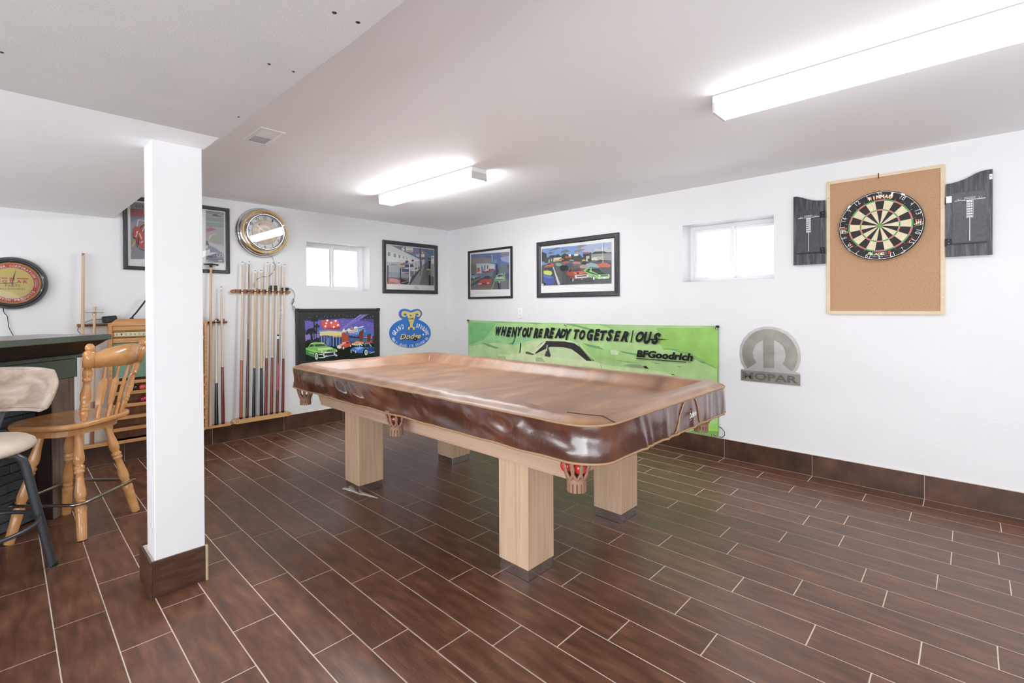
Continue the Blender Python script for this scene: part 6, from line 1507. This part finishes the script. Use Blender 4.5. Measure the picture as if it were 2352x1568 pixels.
# foot ring: rounded square tube outside the legs
def rsq(hw, rc, n=7):
    P = []
    for cx_, cy_, a0 in ((hw-rc, -hw+rc, -PI/2), (hw-rc, hw-rc, 0), (-hw+rc, hw-rc, PI/2), (-hw+rc, -hw+rc, PI)):
        for j in range(n+1): q = a0 + PI/2*j/n; P.append((cx_ + rc*math.cos(q), cy_ + rc*math.sin(q)))
    return P
lr = .385 * .5 * .93
a = MB(); ca, sa = math.cos(PI/4), math.sin(PI/4)
a.tube([(lc.x + x*ca - y*sa, lc.y + x*sa + y*ca, .196) for x, y in rsq(lr + .012, .055)], .0088, M_steel, 10, closed=True)
for x, y in legs:
    d = (Vector((x, y, 0)) - lc); p = lc + d * .86; a.lathe((p.x, p.y, .196), (p.x + d.x*.14, p.y + d.y*.14, .196), [(0, .004), (1, .005)], M_steel, 8)
a.build('foot_ring', t)
def shape(k): 
    P = []
    for j in range(40):
        q = 2*PI*j/40; f_ = math.cos(q); r_ = math.sin(q)
        f2 = math.copysign(abs(f_)**.75, f_) * (.225 if f_ > 0 else .215); r2 = math.copysign(abs(r_)**.70, r_) * (.250 - .045*max(0, f_)**2 + .015*max(0, -f_))
        v = loc(f2*k + .02, r2*k, 0); P.append((v.x, v.y))
    return P
a = MB(); b0 = [(p[0], p[1], .552) for p in shape(.80)]; m = len(b0)
a.prism(shape(.78), .552, .582, M_chairwood); a.build('seat_base', t)
a = MB(); a.lathe((0, 0, .580), (0, 0, .594), [(0, .11), (1, .11)], M_steel, 24); a.build('swivel_plate', t)
a = MB(); prof = [(.93, .592), (.985, .595), (1.0, .604), (1.0, .614), (.985, .621), (.93, .622), (.8, .617), (.6, .612), (.3, .610), (.05, .610)]
vs_ = []; fs_ = []
for k_, z in prof: vs_ += [(x, y, z) for x, y in shape(k_)]
for i in range(len(prof)-1):
    for j in range(40): fs_.append((i*40+j, i*40+(j+1) % 40, (i+1)*40+(j+1) % 40, (i+1)*40+j))
a.add(vs_, fs_ + [tuple(range(40))[::-1], tuple(range((len(prof)-1)*40, len(prof)*40))], M_chairwood, True); a.build('seat', t)
# back: two turned posts, crest rail and four arrow spindles
PB = [Vector((-3.732, -1.442, .618)) - CC, Vector((-3.545, -1.255, .618)) - CC]
PT = [Vector((-3.700, -1.425, 1.018)) - CC, Vector((-3.418, -1.140, 1.012)) - CC]
pp = [(0, .55), (.04, .60), (.085, .85), (.11, .86), (.13, .74), (.145, .95), (.165, .95), (.18, .80), (.19, .92), (.215, .9), (.23, .78), (.29, 1.04), (.36, 1.05), (.47, .66), (.525, .60), (.535, .88), (.565, .88), (.575, .70), (.60, .92), (.66, .95), (.72, .66), (.725, 1.12), (.93, 1.14), (.945, .95), (.955, .60), (.96, .85), (.985, .95), (1.02, .90), (1.05, .5), (1.055, .05)]
for p0, p1 in zip(PB, PT):
    a = MB(); turned(a, p0, p1, .0228, M_chairwood, 18, pp); a.build('back_post', t)
def arc(q, z, bow):      # point between the posts bowed backwards
    A_, B_ = PB[0].lerp(PT[0], (z-.618)/.4), PB[1].lerp(PT[1], (z-.618)/.394); v = A_.lerp(B_, q); out = Vector((.7071, -.7071, 0)); v = v + out * bow * 4*q*(1-q); v.z = z; return v
a = MB(); vs_ = []; fs_ = []; nn = 18
for j in range(nn+1):
    q = j/nn; tz = 1.000 + .030*math.sin(PI*min(1, max(0, (q-.0)/1.0)))**1.5 - .006; bz = .893 + .012*abs(2*q-1)**2 + (.006 if .15 < q < .85 else 0)
    if q < .18: tz -= .012*(1 - q/.18)
    if q > .82: tz -= .012*(1 - (1-q)/.18)
    for z, th in ((bz, -1), (bz, 1), (tz, 1), (tz, -1)):
        v = arc(q, z, .060); o_ = Vector((.7071, -.7071, 0)) * .0085 * th; vs_.append(v + o_)
for j in range(nn):
    for k in range(4): fs_.append((j*4+k, (j+1)*4+k, (j+1)*4+(k+1) % 4, j*4+(k+1) % 4))
a.add(vs_, fs_ + [(3, 2, 1, 0), (nn*4, nn*4+1, nn*4+2, nn*4+3)], M_chairwood, True)
cr = a.build('crest_rail', t)
for q in (.2, .4, .6, .8):
    p0 = arc(q, .618, .050); p1 = arc(q, .902, .060); a = MB()
    a.lathe(p0, p1, [(0, .0095), (.22, .0105), (.24, .009)], M_chairwood, 12); a.lathe(p0, p1, [(.62+.16, .0075), (1, .0062)], M_chairwood, 12)
    d = (p1-p0); sd = (arc(min(1, q+.02), .7, .06) - arc(q-.02, .7, .06)).normalized(); nd = d.cross(sd).normalized(); vs_ = []; fs_ = []
    for f_, w in ((.22, .007), (.27, .018), (.34, .0205), (.66, .0215), (.73, .0205), (.79, .008)):
        c = p0 + d*f_; vs_ += [c + sd*w + nd*.001, c + nd*.0085, c - sd*w + nd*.001, c - nd*.0065]
    for i in range(5):
        for k in range(4): fs_.append((i*4+k, i*4+(k+1) % 4, (i+1)*4+(k+1) % 4, (i+1)*4+k))
    a.add(vs_, fs_ + [(3, 2, 1, 0), (20, 21, 22, 23)], M_chairwood); a.build('spindle', t)

# ---------------------------------------------------------------- velvet bar stool at the left edge
SCn = Vector((-4.155, -1.83, 0))
t = thing('velvet_stool', 'beige velvet bar stool with curved back and dark grey tube frame', 'stool', (SCn.x, SCn.y, 0))
a = MB(); ZT = .664
pf = [(0.001, ZT+.002), (.10, ZT), (.17, ZT-.003), (.205, ZT-.010), (.225, ZT-.024), (.230, ZT-.040), (.222, ZT-.056), (.19, ZT-.068), (.10, ZT-.072), (.001, ZT-.072)]
vs_ = []; fs_ = []; N_ = 40
for r_, z in pf: vs_ += [(r_*math.cos(2*PI*k/N_), r_*math.sin(2*PI*k/N_), z) for k in range(N_)]
for i in range(len(pf)-1):
    for k in range(N_): fs_.append((i*N_+k, (i+1)*N_+k, (i+1)*N_+(k+1) % N_, i*N_+(k+1) % N_))
a.add(vs_, fs_, M_velvet2, True); a.build('seat', t)
# curved padded back on the far side
fa = math.radians(72)
def bk_(a_, z, off): R_ = .258 + .26*(z-.74) + off; return Vector((R_*math.cos(a_), R_*math.sin(a_), z))
A0_, A1_ = fa - 1.22, fa + 1.22; nA, nZ = 36, 10
ins = []; 
def col(aa):
    e = (aa - fa)/1.22; zt = .952 - .03*e*e - .055*max(0, abs(e)-.72)/.28; zb = .748 + .0*e + .015*max(0, abs(e)-.8)/.2; return zb, zt
vs_ = []; fs_ = []; K = 14
for j in range(nA+1):
    aa = A0_ + (A1_-A0_)*j/nA; zb, zt = col(aa); th = .026 * min(1, (1 - abs(aa-fa)/1.22)*8 + .35); c = (zb+zt)/2; hz = (zt-zb)/2
    for k in range(K):
        q = 2*PI*k/K; z = c + hz*math.copysign(abs(math.sin(q))**.6, math.sin(q)); o_ = th*.5*math.copysign(abs(math.cos(q))**.8, math.cos(q))
        cr_ = .0018*noise.noise(Vector((aa*9, z*22, 2))); vs_.append(bk_(aa, z, o_ + cr_ + .008*math.sin((z-zb)*12)))
for j in range(nA):
    for k in range(K): fs_.append((j*K+k, j*K+(k+1) % K, (j+1)*K+(k+1) % K, (j+1)*K+k))
a = MB(); a.add(vs_, fs_ + [tuple(range(K))[::-1], tuple(range(nA*K, nA*K+K))], M_velvet, True); a.build('backrest', t)
a = MB(); a.tube([bk_(A0_ + (A1_-A0_)*j/nA, col(A0_ + (A1_-A0_)*j/nA)[0] + .003, -.012) for j in range(1, nA)], .0075, M_velvet, 8); a.build('piping', t)
for q in (fa - .15, fa + .9):
    a = MB(); a.tube([bk_(q, .80, .02), bk_(q, .74, .012), (.215*math.cos(q), .215*math.sin(q), .66), (.16*math.cos(q), .16*math.sin(q), .58)], .0125, M_gunmetal, 10); a.build('back_strut', t)
for k, q in enumerate((math.radians(10), math.radians(100), math.radians(190), math.radians(280))):
    ft = Vector((.285*math.cos(q), .285*math.sin(q), .001)); up = Vector((.195*math.cos(q), .195*math.sin(q), .50))
    a = MB(); a.tube([Vector((.02*math.cos(q), .02*math.sin(q), .568)), Vector((.12*math.cos(q), .12*math.sin(q), .568)), Vector((.160*math.cos(q), .160*math.sin(q), .560)), Vector((.184*math.cos(q), .184*math.sin(q), .536)), up, up.lerp(ft, .5), ft], .0178, M_gunmetal, 12); lg = a.build('leg', t)
    a = MB(); a.lathe(ft, ft + Vector((0, 0, .012)), [(0, .0180), (1, .0185)], M_blkrub, 12); a.build('foot_cap', lg)
a = MB(); a.lathe((0, 0, .555), (0, 0, .584), [(0, .12), (1, .14)], M_gunmetal, 24); a.build('seat_plate', t)
a = MB(); a.tube([(.232*math.cos(q*PI/24), .232*math.sin(q*PI/24), .262) for q in range(48)], .0100, M_gunmetal, 8, closed=True); a.build('foot_ring', t)
